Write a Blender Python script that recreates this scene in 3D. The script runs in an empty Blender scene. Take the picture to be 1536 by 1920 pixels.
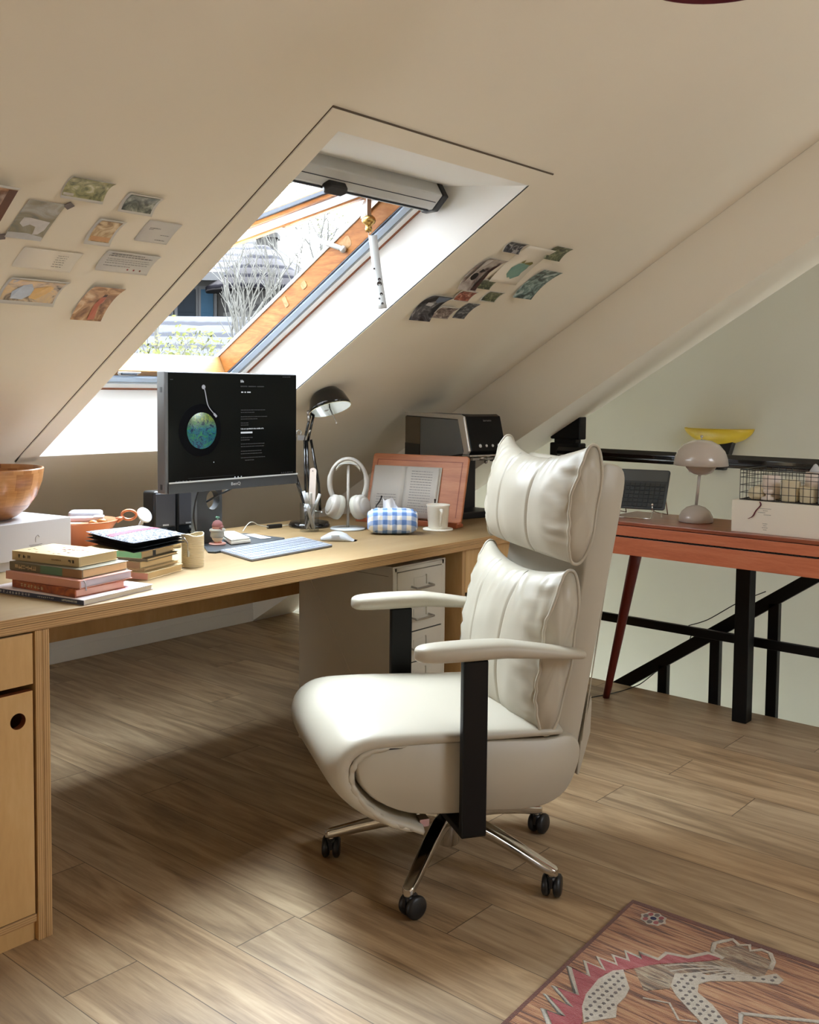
import bpy, bmesh, math, random
from mathutils import Matrix, Vector, noise
random.seed(7)
PI = math.pi
sc = bpy.context.scene
COL = sc.collection
R = math.radians

# ------------------------------------------------------------------ materials
def lin(c):
    if max(c) > 1.0: c = [x/255.0 for x in c]
    return tuple((x/12.92 if x <= .04045 else ((x+.055)/1.055)**2.4) for x in c[:3]) + (1.0,)

class NT:
    def __init__(s, name):
        s.m = bpy.data.materials.new(name); s.m.use_nodes = True
        s.t = s.m.node_tree; s.b = s.t.nodes['Principled BSDF']
    def n(s, typ, **kw):
        x = s.t.nodes.new(typ)
        for k, v in kw.items():
            if hasattr(x, k) and k not in x.inputs: setattr(x, k, v)
            else: x.inputs[k].default_value = v
        return x
    def l(s, a, b): s.t.links.new(a, b)
    def math(s, op, a, b=None):
        x = s.t.nodes.new('ShaderNodeMath'); x.operation = op
        for i, q in enumerate((a, b)):
            if q is None: continue
            if isinstance(q, (int, float)): x.inputs[i].default_value = q
            else: s.l(q, x.inputs[i])
        return x.outputs[0]
    def ramp(s, fac, stops, interp='LINEAR'):
        r = s.t.nodes.new('ShaderNodeValToRGB'); r.color_ramp.interpolation = interp
        e = r.color_ramp.elements
        e[0].position = stops[0][0]; e[0].color = lin(stops[0][1])
        e[1].position = stops[-1][0]; e[1].color = lin(stops[-1][1])
        for p, c in stops[1:-1]:
            q = e.new(p); q.color = lin(c)
        s.l(fac, r.inputs[0]); return r.outputs[0]
    def mix(s, fac, a, b, typ='MIX'):
        x = s.t.nodes.new('ShaderNodeMix'); x.data_type = 'RGBA'; x.blend_type = typ
        for i, q in ((0, fac), (6, a), (7, b)):
            if isinstance(q, (int, float)): x.inputs[i].default_value = q
            elif isinstance(q, tuple): x.inputs[i].default_value = q
            else: s.l(q, x.inputs[i])
        return x.outputs[2]
    def coord(s, which='Object', scale=(1, 1, 1), rot=(0, 0, 0), loc=(0, 0, 0)):
        c = s.t.nodes.new('ShaderNodeTexCoord'); m = s.t.nodes.new('ShaderNodeMapping')
        m.inputs['Scale'].default_value = scale; m.inputs['Rotation'].default_value = rot; m.inputs['Location'].default_value = loc
        s.l(c.outputs[which], m.inputs[0]); return m.outputs[0]
    def noise(s, vec, scale=5, detail=3, rough=.5, dist=0):
        x = s.t.nodes.new('ShaderNodeTexNoise')
        for k, v in (('Scale', scale), ('Detail', detail), ('Roughness', rough), ('Distortion', dist)): x.inputs[k].default_value = v
        s.l(vec, x.inputs['Vector']); return x.outputs[0]
    def bump(s, h, strength=.2, dist=.001):
        x = s.t.nodes.new('ShaderNodeBump'); x.inputs['Strength'].default_value = strength; x.inputs['Distance'].default_value = dist
        s.l(h, x.inputs['Height']); s.l(x.outputs[0], s.b.inputs['Normal'])
    def set(s, **kw):
        for k, v in kw.items(): s.b.inputs[k.replace('_', ' ')].default_value = v

def mat(name, col, rough=.5, metal=0, var=.06, vscale=12, bump=0, bscale=200, bdist=.0006, coat=0, sheen=0, sss=0, spec=None, emit=None):
    t = NT(name); v = t.coord()
    f = t.noise(v, vscale, 4)
    c = lin(col); d = tuple(max(0, x*(1-var*2)) for x in c[:3])+(1,); e = tuple(min(1, x*(1+var)) for x in c[:3])+(1,)
    t.l(t.mix(f, d, e), t.b.inputs['Base Color'])
    t.set(Roughness=rough, Metallic=metal)
    if coat: t.b.inputs['Coat Weight'].default_value = coat
    if sheen: t.b.inputs['Sheen Weight'].default_value = sheen
    if spec is not None: t.b.inputs['Specular IOR Level'].default_value = spec
    if bump: t.bump(t.noise(v, bscale, 3), bump, bdist)
    if emit: t.b.inputs['Emission Color'].default_value = lin(emit[0]); t.b.inputs['Emission Strength'].default_value = emit[1]
    return t.m

def wood(name, a, b, c, scale=(1, 12, 12), nscale=3.0, rough=.45, ring=.5, coat=0):
    t = NT(name); v = t.coord(scale=scale)
    n1 = t.noise(v, nscale, 6, .6, ring); n2 = t.noise(t.coord(scale=tuple(x*6 for x in scale)), nscale*2, 2)
    f = t.math('ADD', t.math('MULTIPLY', n1, .8), t.math('MULTIPLY', n2, .25))
    t.l(t.ramp(f, [(.28, a), (.5, b), (.72, c)]), t.b.inputs['Base Color'])
    t.set(Roughness=rough); t.bump(n2, .15, .0004)
    if coat: t.b.inputs['Coat Weight'].default_value = coat; t.b.inputs['Coat Roughness'].default_value = .15
    return t.m

def ply_edge(name, axis, period=.0026):      # thin stacked veneers along one axis
    t = NT(name); c = t.n('ShaderNodeTexCoord'); s = t.n('ShaderNodeSeparateXYZ'); t.l(c.outputs['Object'], s.inputs[0])
    z = s.outputs['XYZ'.index(axis)]
    st = t.math('FRACT', t.math('DIVIDE', z, period*2))
    sid = t.math('FLOOR', t.math('DIVIDE', z, period))
    w = t.n('ShaderNodeTexWhiteNoise', noise_dimensions='1D'); t.l(sid, w.inputs['W'])
    base = t.ramp(st, [(0, (150, 108, 66)), (.44, (168, 126, 80)), (.5, (206, 170, 120)), (.94, (196, 158, 108)), (1, (120, 84, 52))])
    dark = t.mix(t.math('MULTIPLY', w.outputs[0], .35), base, lin((104, 72, 44)))
    g = t.noise(t.coord(scale=(3, 3, 60)) if axis == 'Z' else t.coord(scale=(60, 3, 3)), 8, 3)
    t.l(t.mix(t.math('MULTIPLY', g, .5), dark, lin((215, 180, 130))), t.b.inputs['Base Color']); t.set(Roughness=.6)
    return t.m

def floor_mat():
    t = NT('floor_planks'); PW, PL = .182, 1.22
    c = t.n('ShaderNodeTexCoord'); s = t.n('ShaderNodeSeparateXYZ'); t.l(c.outputs['Object'], s.inputs[0])
    x, y = s.outputs[0], s.outputs[1]
    xr = t.math('DIVIDE', x, PW); row = t.math('FLOOR', xr); fx = t.math('FRACT', xr)
    w = t.n('ShaderNodeTexWhiteNoise', noise_dimensions='1D'); t.l(row, w.inputs['W'])
    yr = t.math('ADD', t.math('DIVIDE', y, PL), t.math('MULTIPLY', w.outputs[0], 7)); colm = t.math('FLOOR', yr); fy = t.math('FRACT', yr)
    cb = t.n('ShaderNodeCombineXYZ'); t.l(row, cb.inputs[0]); t.l(colm, cb.inputs[1])
    w2 = t.n('ShaderNodeTexWhiteNoise', noise_dimensions='3D'); t.l(cb.outputs[0], w2.inputs['Vector'])
    rnd = w2.outputs[0]
    off = t.math('MULTIPLY', rnd, 37.0)
    cv = t.n('ShaderNodeCombineXYZ'); t.l(t.math('MULTIPLY', x, 9), cv.inputs[0]); t.l(t.math('MULTIPLY', y, .9), cv.inputs[1]); t.l(off, cv.inputs[2])
    g1 = t.noise(cv.outputs[0], 1.6, 5, .55, 1.4)
    cv2 = t.n('ShaderNodeCombineXYZ'); t.l(t.math('MULTIPLY', x, 70), cv2.inputs[0]); t.l(t.math('MULTIPLY', y, 4), cv2.inputs[1]); t.l(off, cv2.inputs[2])
    g2 = t.noise(cv2.outputs[0], 2.2, 4, .6, .4)
    cv3 = t.n('ShaderNodeCombineXYZ'); t.l(t.math('MULTIPLY', x, 4), cv3.inputs[0]); t.l(t.math('MULTIPLY', y, 1.1), cv3.inputs[1]); t.l(off, cv3.inputs[2])
    kn = t.n('ShaderNodeTexVoronoi', feature='F1'); kn.inputs['Scale'].default_value = 1.5; t.l(cv3.outputs[0], kn.inputs['Vector'])
    knot = t.ramp(kn.outputs['Distance'], [(0, (255, 255, 255)), (.045, (150, 150, 150)), (.1, (0, 0, 0))])
    f = t.math('ADD', t.math('MULTIPLY', g1, .75), t.math('MULTIPLY', g2, .3))
    wood1 = t.ramp(f, [(.3, (104, 82, 58)), (.45, (150, 122, 90)), (.6, (180, 152, 117)), (.75, (200, 174, 138))])
    grey = t.ramp(f, [(.3, (106, 94, 78)), (.5, (156, 138, 112)), (.75, (198, 182, 152))])
    basec = t.mix(rnd, wood1, grey)
    tint = t.mix(t.math('MULTIPLY', t.math('POWER', w2.outputs[0], 2), .35), basec, lin((150, 112, 76)))
    kd = t.mix(t.math('MULTIPLY', knot, .8), tint, lin((70, 54, 42)))
    ex = t.math('MINIMUM', fx, t.math('SUBTRACT', 1, fx)); ey = t.math('MINIMUM', fy, t.math('SUBTRACT', 1, fy))
    gap = t.math('MAXIMUM', t.math('LESS_THAN', ex, .006), t.math('LESS_THAN', ey, .0012))
    fin = t.mix(t.math('MULTIPLY', gap, .8), kd, lin((64, 48, 34)))
    t.l(fin, t.b.inputs['Base Color'])
    t.l(t.math('ADD', .36, t.math('MULTIPLY', g2, .18)), t.b.inputs['Roughness'])
    t.bump(t.math('SUBTRACT', t.math('MULTIPLY', g2, .25), gap), .35, .0008)
    return t.m

def bands(name, a, b, vec_scale, axis, period, rough=.6, nz=.3):   # repeating bands (roof tiles, stone courses)
    t = NT(name); v = t.coord(scale=vec_scale); s = t.n('ShaderNodeSeparateXYZ'); t.l(v, s.inputs[0])
    z = s.outputs['XYZ'.index(axis)]
    fr = t.math('FRACT', t.math('ADD', t.math('DIVIDE', z, period), t.math('MULTIPLY', t.noise(v, 6, 2), .25)))
    c = t.ramp(fr, [(0, b), (.28, b), (.4, a), (1, a)])
    t.l(t.mix(t.math('MULTIPLY', t.noise(v, 9, 4), nz), c, lin(b)), t.b.inputs['Base Color']); t.set(Roughness=rough); return t.m

def pic(name, cols, scale=9, rough=.35, seed=0, dist=1.5, stretch=(1, 1, 1)):   # a photographic print: blotches of a few tones
    t = NT(name); v = t.coord(scale=stretch, loc=(seed*3.7, seed*1.9, seed*.7))
    f = t.noise(v, scale, 5, .55, dist)
    k = len(cols); st = [(.3+.4*i/(k-1), c) for i, c in enumerate(cols)]
    t.l(t.ramp(f, st), t.b.inputs['Base Color']); t.set(Roughness=rough); return t.m

M = {}
M['paint'] = mat('wall_paint', (231, 224, 208), .85, var=.02, vscale=3, bump=.08, bscale=60)
M['white_paint'] = mat('reveal_paint', (234, 234, 230), .8, var=.015, vscale=4, bump=.08, bscale=60)
M['grey_paint'] = mat('stair_wall_paint', (220, 219, 209), .85, var=.02, vscale=3, bump=.05, bscale=50)
M['floor'] = floor_mat()
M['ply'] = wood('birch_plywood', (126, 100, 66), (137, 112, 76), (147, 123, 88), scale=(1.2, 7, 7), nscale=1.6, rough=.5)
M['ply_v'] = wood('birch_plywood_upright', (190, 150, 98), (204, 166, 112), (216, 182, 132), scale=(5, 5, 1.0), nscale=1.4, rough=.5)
M['plyz'] = ply_edge('plywood_edge_level', 'Z'); M['plyx'] = ply_edge('plywood_edge_upright', 'X')
M['pine'] = wood('window_pine', (112, 64, 28), (138, 86, 40), (156, 106, 58), scale=(9, 1.6, 9), nscale=2.2, rough=.5, ring=2.5)
M['pinex'] = wood('window_pine_across', (120, 84, 48), (142, 106, 66), (158, 126, 86), scale=(1.2, 9, 9), nscale=2.2, rough=.35, ring=1.5)
M['redwood'] = mat('brown_trim', (136, 74, 40), .5, var=.15, vscale=40)
M['alu'] = mat('grey_aluminium', (196, 199, 200), .45, .1, var=.03)
M['alu_sash'] = mat('pale_sash_rail', (222, 234, 246), .4, var=.02)
M['alu_blue'] = mat('pale_blue_rail', (178, 198, 222), .35, .1, var=.03)
M['white_alu'] = mat('white_rail', (226, 228, 228), .4, .05, var=.02)
M['darkgap'] = mat('dark_gasket', (48, 54, 66), .6)
M['black'] = mat('black_plastic', (22, 22, 24), .4, var=.1)
M['black_matte'] = mat('black_painted_steel', (9, 9, 10), .45, var=.15, vscale=30, spec=.25)
M['mach_black'] = mat('machine_black_glass', (5, 5, 7), .2, spec=.2)
M['black_gloss'] = mat('black_gloss', (10, 10, 12), .12, coat=.5)
M['chrome'] = mat('chrome', (214, 212, 208), .12, 1, var=.03)
M['steel'] = mat('brushed_steel', (178, 176, 172), .3, .9, var=.06, vscale=40)
M['brass'] = mat('brass', (176, 142, 82), .25, .9, var=.1)
M['leather'] = mat('cream_leather', (177, 170, 154), .42, var=.015, vscale=6, bump=.12, bscale=420, bdist=.0003)
M['leather_seam'] = mat('cream_leather_seam', (142, 136, 122), .5)
M['white_metal'] = mat('white_enamel_steel', (206, 200, 186), .45, var=.02)
M['white'] = mat('white_plastic', (184, 186, 190), .35, var=.01)
M['offwhite'] = mat('warm_white_plastic', (176, 171, 163), .4, var=.02)
M['box_white'] = mat('white_card', (188, 186, 189), .6, var=.01)
M['cream_card'] = mat('cream_card', (232, 226, 212), .6, var=.015)
M['paper'] = mat('paper', (208, 206, 200), .75, var=.015)
M['pages'] = bands('page_edges', (236, 214, 172), (206, 176, 126), (1, 1, 1), 'Z', .0011, .8, .15)
M['pages_w'] = bands('white_page_edges', (236, 232, 222), (200, 192, 180), (1, 1, 1), 'Z', .0011, .8, .15)
M['ink'] = mat('grey_ink', (120, 118, 116), .7)
M['ink_dark'] = mat('dark_ink', (52, 46, 44), .7)
M['table_top'] = wood('rosewood_top', (108, 52, 34), (140, 72, 48), (160, 92, 64), scale=(12, 1.5, 12), nscale=2, rough=.3, coat=.2)
M['table_wood'] = wood('reddish_wood', (172, 92, 62), (198, 114, 80), (210, 132, 98), scale=(14, 1.4, 14), nscale=2.4, rough=.4)
M['red_leg'] = mat('dark_red_lacquer', (98, 22, 14), .4, var=.15)
M['oak_red'] = wood('cherry_wood', (164, 98, 62), (186, 118, 78), (202, 138, 96), scale=(1.4, 12, 14), nscale=2.2, rough=.4)
M['oak_dark'] = wood('cherry_wood_ledge', (120, 56, 30), (142, 72, 40), (160, 88, 54), scale=(1.4, 12, 14), nscale=2.2, rough=.4)
M['bowl'] = None
M['copper'] = mat('copper_metal', (200, 124, 90), .34, .35, var=.06)
M['tan_lamp'] = mat('grey_beige_lacquer', (186, 176, 166), .22, var=.01, coat=.4)
M['yellow'] = mat('yellow_glass', (204, 172, 40), .4, var=.04)
M['wire'] = mat('black_wire', (26, 24, 26), .4)
M['cream_wax'] = mat('cream_wax', (220, 208, 178), .5, var=.03)
M['blush_wax'] = mat('blush_ceramic', (228, 214, 204), .45, var=.03)
M['screen'] = mat('monitor_glass', (4, 7, 7), .16, var=.05, spec=.18)
M['bezel'] = mat('dark_grey_bezel', (62, 66, 70), .4, var=.04)
M['bezel_side'] = mat('grey_bezel_side', (92, 92, 93), .45, var=.04)
M['speaker'] = mat('speaker_cloth', (48, 48, 54), .7, var=.1, bump=.3, bscale=700)
M['mach_side'] = mat('grey_machine_side', (118, 122, 126), .3, .4, var=.02)
M['machine_tank'] = mat('smoked_tank', (96, 84, 68), .25, var=.05)
M['mach_chrome'] = mat('satin_chrome', (206, 202, 196), .28, .6, var=.03)
M['mint'] = mat('mint_plastic', (120, 176, 156), .5); M['pink'] = mat('pink_plastic', (224, 168, 154), .55); M['plum'] = mat('dusty_pink_plastic', (168, 112, 112), .55)
M['greyclay'] = mat('grey_plastic', (186, 184, 172), .55)
M['ribbon'] = mat('maroon_ribbon', (96, 22, 44), .6)
M['lampcream'] = mat('lamp_inside_cream', (232, 228, 190), .55, var=.02)
M['grey_tape'] = mat('grey_tape', (112, 104, 102), .6, var=.1)
M['white_glow'] = mat('screen_text_white', (10, 10, 10), .4, emit=((220, 226, 230), .38))
M['grey_glow'] = mat('screen_text_grey', (6, 6, 6), .4, emit=((120, 124, 128), .07))
M['arm_glow'] = mat('screen_tonearm', (10, 10, 10), .4, emit=((196, 198, 204), .26))
M['disc'] = mat('screen_disc', (1, 2, 6), .3, spec=.12)

def bowl_mat():
    t = NT('bamboo_bowl'); v = t.coord(); s = t.n('ShaderNodeSeparateXYZ'); t.l(v, s.inputs[0])
    band = t.math('FLOOR', t.math('MULTIPLY', s.outputs[2], 22))
    ang = t.math('ARCTAN2', s.outputs[1], s.outputs[0])
    seg = t.math('FLOOR', t.math('ADD', t.math('MULTIPLY', ang, 5), t.math('MULTIPLY', band, 3.3)))
    cb = t.n('ShaderNodeCombineXYZ'); t.l(band, cb.inputs[0]); t.l(seg, cb.inputs[1])
    w = t.n('ShaderNodeTexWhiteNoise', noise_dimensions='3D'); t.l(cb.outputs[0], w.inputs['Vector'])
    g = t.noise(t.coord(scale=(3, 3, 30)), 8, 4)
    f = t.math('ADD', t.math('MULTIPLY', w.outputs[0], .5), t.math('MULTIPLY', g, .5))
    t.l(t.ramp(f, [(.2, (150, 96, 52)), (.5, (182, 126, 74)), (.8, (204, 150, 98))]), t.b.inputs['Base Color'])
    t.set(Roughness=.28); t.b.inputs['Coat Weight'].default_value = .3; return t.m
M['bowl'] = bowl_mat()

def gingham():
    t = NT('blue_gingham_cloth'); v = t.coord(); s = t.n('ShaderNodeSeparateXYZ'); t.l(v, s.inputs[0])
    P = .034
    fx = t.math('LESS_THAN', t.math('FRACT', t.math('DIVIDE', t.math('ADD', s.outputs[0], 5.0), P)), .5)
    fz = t.math('LESS_THAN', t.math('FRACT', t.math('DIVIDE', t.math('ADD', t.math('ADD', s.outputs[2], t.math('MULTIPLY', s.outputs[1], .9)), 5.0), P)), .5)
    k = t.math('MULTIPLY', t.math('ADD', fx, fz), .5)
    t.l(t.ramp(k, [(0, (238, 236, 230)), (.5, (164, 184, 220)), (1, (92, 128, 188))], 'LINEAR'), t.b.inputs['Base Color'])
    t.set(Roughness=.85); t.bump(t.noise(v, 900, 2), .2, .0004); return t.m
M['gingham'] = gingham(); M['porcelain'] = mat('cup_porcelain', (226, 220, 206), .3, var=.01)

def pouch_mat():
    t = NT('floral_pouch'); v = t.coord(); f = t.noise(v, 160, 2, .5, 1)
    s = t.n('ShaderNodeSeparateXYZ'); t.l(v, s.inputs[0])
    c = t.ramp(f, [(.46, (34, 38, 52)), (.52, (120, 122, 130)), (.7, (140, 142, 150))])
    t.l(c, t.b.inputs['Base Color']); t.set(Roughness=.8); return t.m
M['pouch'] = pouch_mat()
M['pouch_red'] = pic('floral_pouch_band', [(124, 30, 50), (146, 48, 68), (156, 86, 100)], 120, .8)

def album_mat():
    t = NT('screen_album'); v = t.coord(); s = t.n('ShaderNodeSeparateXYZ'); t.l(v, s.inputs[0])
    g = t.noise(v, 60, 5, .6, 1.5)
    up = t.math('ADD', t.math('MULTIPLY', t.math('SUBTRACT', s.outputs[2], .385), 30), t.math('MULTIPLY', g, .5))
    c = t.mix(t.math('MINIMUM', t.math('MAXIMUM', up, 0), 1), t.ramp(g, [(.42, (4, 24, 56)), (.49, (16, 104, 120)), (.53, (8, 56, 70)), (.60, (40, 110, 70))]), t.ramp(g, [(.42, (10, 40, 14)), (.49, (120, 128, 24)), (.53, (30, 60, 20)), (.62, (70, 96, 30))]))
    t.l(t.mix(.75, c, lin((0, 0, 0))), t.b.inputs['Base Color']); t.l(c, t.b.inputs['Emission Color']); t.b.inputs['Emission Strength'].default_value = .42; t.set(Roughness=.5); return t.m
M['album'] = album_mat()

def rug_mat(name, cols, sx=52, sy=2.4):
    t = NT(name); v = t.coord(scale=(sx, sy, 1)); f = t.noise(v, 1.9, 5, .62, .8)
    pile = t.noise(t.coord(), 480, 2)
    c = t.ramp(f, cols)
    t.l(t.mix(t.math('MULTIPLY', pile, .4), c, lin((96, 62, 44))), t.b.inputs['Base Color']); t.set(Roughness=.95)
    t.b.inputs['Sheen Weight'].default_value = .3; t.bump(pile, .9, .004); return t.m
M['rug'] = rug_mat('woven_rug_ground', [(.38, (92, 50, 30)), (.44, (142, 86, 54)), (.50, (184, 126, 84)), (.60, (206, 160, 116))])
M['rug_cream'] = rug_mat('woven_rug_cream', [(.3, (196, 186, 168)), (.7, (222, 214, 198))], 40, 40)
M['rug_red'] = rug_mat('woven_rug_red', [(.3, (150, 40, 52)), (.5, (176, 70, 78)), (.7, (190, 110, 110))], 30, 6)
M['rug_dark'] = rug_mat('woven_rug_brown_stripes', [(.4, (84, 70, 60)), (.5, (150, 120, 92)), (.56, (196, 180, 150)), (.62, (96, 78, 64))], 34, 3)
M['rug_grey'] = rug_mat('woven_rug_grey', [(.3, (84, 78, 76)), (.7, (116, 108, 104))], 30, 30)
M['rug_edge'] = rug_mat('woven_rug_edge', [(.3, (84, 36, 24)), (.7, (120, 58, 40))], 30, 3)

def glass(name, col=(1, 1, 1), a=.9, rough=.02):
    t = NT(name); tr = t.n('ShaderNodeBsdfTransparent'); tr.inputs[0].default_value = col+(1,) if len(col) == 3 else col
    gl = t.n('ShaderNodeBsdfGlossy'); gl.inputs['Roughness'].default_value = rough
    mx = t.n('ShaderNodeMixShader'); mx.inputs[0].default_value = 1-a; t.l(tr.outputs[0], mx.inputs[1]); t.l(gl.outputs[0], mx.inputs[2])
    t.l(mx.outputs[0], t.t.nodes['Material Output'].inputs[0]); return t.m
M['glass'] = glass('window_glass', (.96, .98, .97), .93); M['clear'] = glass('clear_tumbler', (.90, .91, .91), .965, .08)

# outdoors (dark albedos: open daylight is far brighter than the room)
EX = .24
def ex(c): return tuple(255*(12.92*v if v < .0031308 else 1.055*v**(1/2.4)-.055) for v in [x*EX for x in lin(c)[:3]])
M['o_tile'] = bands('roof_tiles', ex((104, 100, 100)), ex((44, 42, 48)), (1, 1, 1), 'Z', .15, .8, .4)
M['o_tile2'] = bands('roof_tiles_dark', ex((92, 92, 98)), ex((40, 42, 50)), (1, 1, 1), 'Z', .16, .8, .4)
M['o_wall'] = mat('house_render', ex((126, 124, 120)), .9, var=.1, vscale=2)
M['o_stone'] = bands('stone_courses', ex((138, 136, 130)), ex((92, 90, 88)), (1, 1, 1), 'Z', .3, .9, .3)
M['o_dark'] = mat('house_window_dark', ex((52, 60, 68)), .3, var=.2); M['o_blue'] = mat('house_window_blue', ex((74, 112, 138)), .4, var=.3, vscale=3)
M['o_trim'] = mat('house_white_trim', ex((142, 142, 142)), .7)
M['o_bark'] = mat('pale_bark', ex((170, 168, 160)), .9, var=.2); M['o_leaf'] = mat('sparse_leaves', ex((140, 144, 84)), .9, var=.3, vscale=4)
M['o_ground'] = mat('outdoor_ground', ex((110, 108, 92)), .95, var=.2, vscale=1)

for k_ in list(M):
    if k_.startswith('o_') or k_.startswith('pine'): M[k_].node_tree.nodes['Principled BSDF'].inputs['Specular IOR Level'].default_value = .03 if k_[0] == 'o' else .2

# ------------------------------------------------------------------ mesh builder
class B:
    def __init__(s, T=None): s.v = []; s.f = []; s.m = []; s.s = []; s.T = T or Matrix()
    def add(s, vs, fs, m=0, sm=False):
        o = len(s.v); s.v += [s.T @ Vector(p) for p in vs]
        for q in fs: s.f.append([o+i for i in q]); s.m.append(m); s.s.append(sm)
    def box(s, x0, x1, y0, y1, z0, z1, m=0):
        s.add([(x0, y0, z0), (x1, y0, z0), (x1, y1, z0), (x0, y1, z0), (x0, y0, z1), (x1, y0, z1), (x1, y1, z1), (x0, y1, z1)],
              [(0, 3, 2, 1), (4, 5, 6, 7), (0, 1, 5, 4), (1, 2, 6, 5), (2, 3, 7, 6), (3, 0, 4, 7)], m)
        return s
    def prism(s, poly, a, b, ax='z', m=0, sm=False, mside=None):
        n = len(poly)
        def P(p, t): return {'z': (p[0], p[1], t), 'y': (p[0], t, p[1]), 'x': (t, p[0], p[1])}[ax]
        s.add([P(p, a) for p in poly]+[P(p, b) for p in poly], [tuple(range(n))[::-1], tuple(range(n, 2*n))], m)
        s.add([P(p, a) for p in poly]+[P(p, b) for p in poly], [(i, (i+1) % n, n+(i+1) % n, n+i) for i in range(n)], m if mside is None else mside, sm)
        return s
    def grid(s, nu, nv, fn, m=0, cu=False, cv=False, sm=True):
        vs = [fn(i/(nu if cu else nu-1), j/(nv if cv else nv-1)) for i in range(nu) for j in range(nv)]
        fs = []
        for i in range(nu if cu else nu-1):
            for j in range(nv if cv else nv-1):
                a, b2 = i, (i+1) % nu; c, d = j, (j+1) % nv
                fs.append((a*nv+c, b2*nv+c, b2*nv+d, a*nv+d))
        s.add(vs, fs, m, sm); return s
    def lathe(s, prof, seg=32, c=(0, 0), m=0, sm=True):
        n = len(prof); vs = []; fs = []
        for i in range(seg):
            a = 2*PI*i/seg
            vs += [(c[0]+r*math.cos(a), c[1]+r*math.sin(a), z) for r, z in prof]
        for i in range(seg):
            k = (i+1) % seg
            for j in range(n-1): fs.append((i*n+j, k*n+j, k*n+j+1, i*n+j+1))
        s.add(vs, fs, m, sm)
        for e in (0, n-1):
            if prof[e][0] > 1e-4: s.add([vs[i*n+e] for i in range(seg)], [tuple(range(seg))], m)
        return s
    def cyl(s, r, z0, z1, seg=24, c=(0, 0), m=0): return s.lathe([(r, z0), (r, z1)], seg, c, m)
    def tube(s, pts, r, seg=8, m=0, closed=False, caps=True, flat=1.0):
        pts = [Vector(p) for p in pts]; n = len(pts); rr = r if hasattr(r, '__len__') else [r]*n
        up = None; vs = []
        for i, p in enumerate(pts):
            t = (pts[(i+1) % n]-pts[i-1]) if (closed or 0 < i < n-1) else (pts[1]-pts[0] if i == 0 else pts[-1]-pts[-2])
            t = t.normalized() if t.length > 1e-9 else Vector((0, 0, 1))
            if up is None: up = Vector((0, 0, 1)) if abs(t.z) < .9 else Vector((1, 0, 0))
            side = t.cross(up)
            if side.length < 1e-6: side = t.orthogonal()
            side.normalize(); up = side.cross(t).normalized()
            vs += [p+(side*math.cos(2*PI*k/seg)+up*math.sin(2*PI*k/seg)*flat)*rr[i] for k in range(seg)]
        fs = []
        for i in range(n if closed else n-1):
            j = (i+1) % n
            for k in range(seg): fs.append((i*seg+k, i*seg+(k+1) % seg, j*seg+(k+1) % seg, j*seg+k))
        s.add(vs, fs, m, True)
        if caps and not closed:
            s.add(vs[:seg], [tuple(range(seg))[::-1]], m); s.add(vs[-seg:], [tuple(range(seg))], m)
        return s
    def sphere(s, c, r, seg=20, rings=12, m=0, sc3=(1, 1, 1)):
        def fn(a, b):
            th = PI*b; ph = 2*PI*a
            return (c[0]+r*sc3[0]*math.sin(th)*math.cos(ph), c[1]+r*sc3[1]*math.sin(th)*math.sin(ph), c[2]+r*sc3[2]*math.cos(th))
        s.grid(seg, rings, fn, m, cu=True); return s
    def build(s, name, mats, parent=None, bevel=0, segs=2, sub=0, ang=35):
        me = bpy.data.meshes.new(name); me.from_pydata([tuple(v) for v in s.v], [], s.f)
        for q in (mats if isinstance(mats, (list, tuple)) else [mats]): me.materials.append(M[q] if isinstance(q, str) else q)
        for p, mi, sm in zip(me.polygons, s.m, s.s): p.material_index = mi; p.use_smooth = sm
        bm = bmesh.new(); bm.from_mesh(me); bmesh.ops.remove_doubles(bm, verts=bm.verts, dist=1e-6)
        bmesh.ops.recalc_face_normals(bm, faces=bm.faces); bm.to_mesh(me); bm.free()
        o = bpy.data.objects.new(name, me); COL.objects.link(o)
        if parent is not None: o.parent = parent
        if bevel:
            k = o.modifiers.new('bevel', 'BEVEL'); k.width = bevel; k.segments = segs; k.limit_method = 'ANGLE'; k.angle_limit = R(ang); k.harden_normals = False
            for p in me.polygons: p.use_smooth = p.use_smooth
        if sub:
            k = o.modifiers.new('sub', 'SUBSURF'); k.levels = sub; k.render_levels = sub
        return o

def thing(name, label, cat, loc=(0, 0, 0), rz=0, group=None):
    o = bpy.data.objects.new(name, None); COL.objects.link(o); o.empty_display_size = .05
    o.location = loc; o.rotation_euler = (0, 0, rz); o['label'] = label; o['category'] = cat
    if group: o['group'] = group
    return o
def tag(o, label, cat, group=None, loc=None, rz=None):
    o['label'] = label; o['category'] = cat
    if group: o['group'] = group
    if loc is not None: o.location = loc
    if rz is not None: o.rotation_euler = (0, 0, rz)
    return o
def struct(o, label=None, cat=None):
    o['kind'] = 'structure'
    if label: o['label'] = label
    if cat: o['category'] = cat
    return o
def text(s, name, size, m, parent, loc, rot, ext=.0002, align='LEFT', sx=1):
    c = bpy.data.curves.new(name, 'FONT'); c.body = s; c.size = size; c.extrude = ext; c.align_x = align; c.resolution_u = 2
    c.materials.append(M[m]); o = bpy.data.objects.new(name, c); COL.objects.link(o); o.parent = parent
    me = bpy.data.meshes.new_from_object(o); bpy.data.objects.remove(o); o = bpy.data.objects.new(name, me); COL.objects.link(o); o.parent = parent
    o.location = loc; o.rotation_euler = rot; o.scale = (sx, 1, 1); return o
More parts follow.
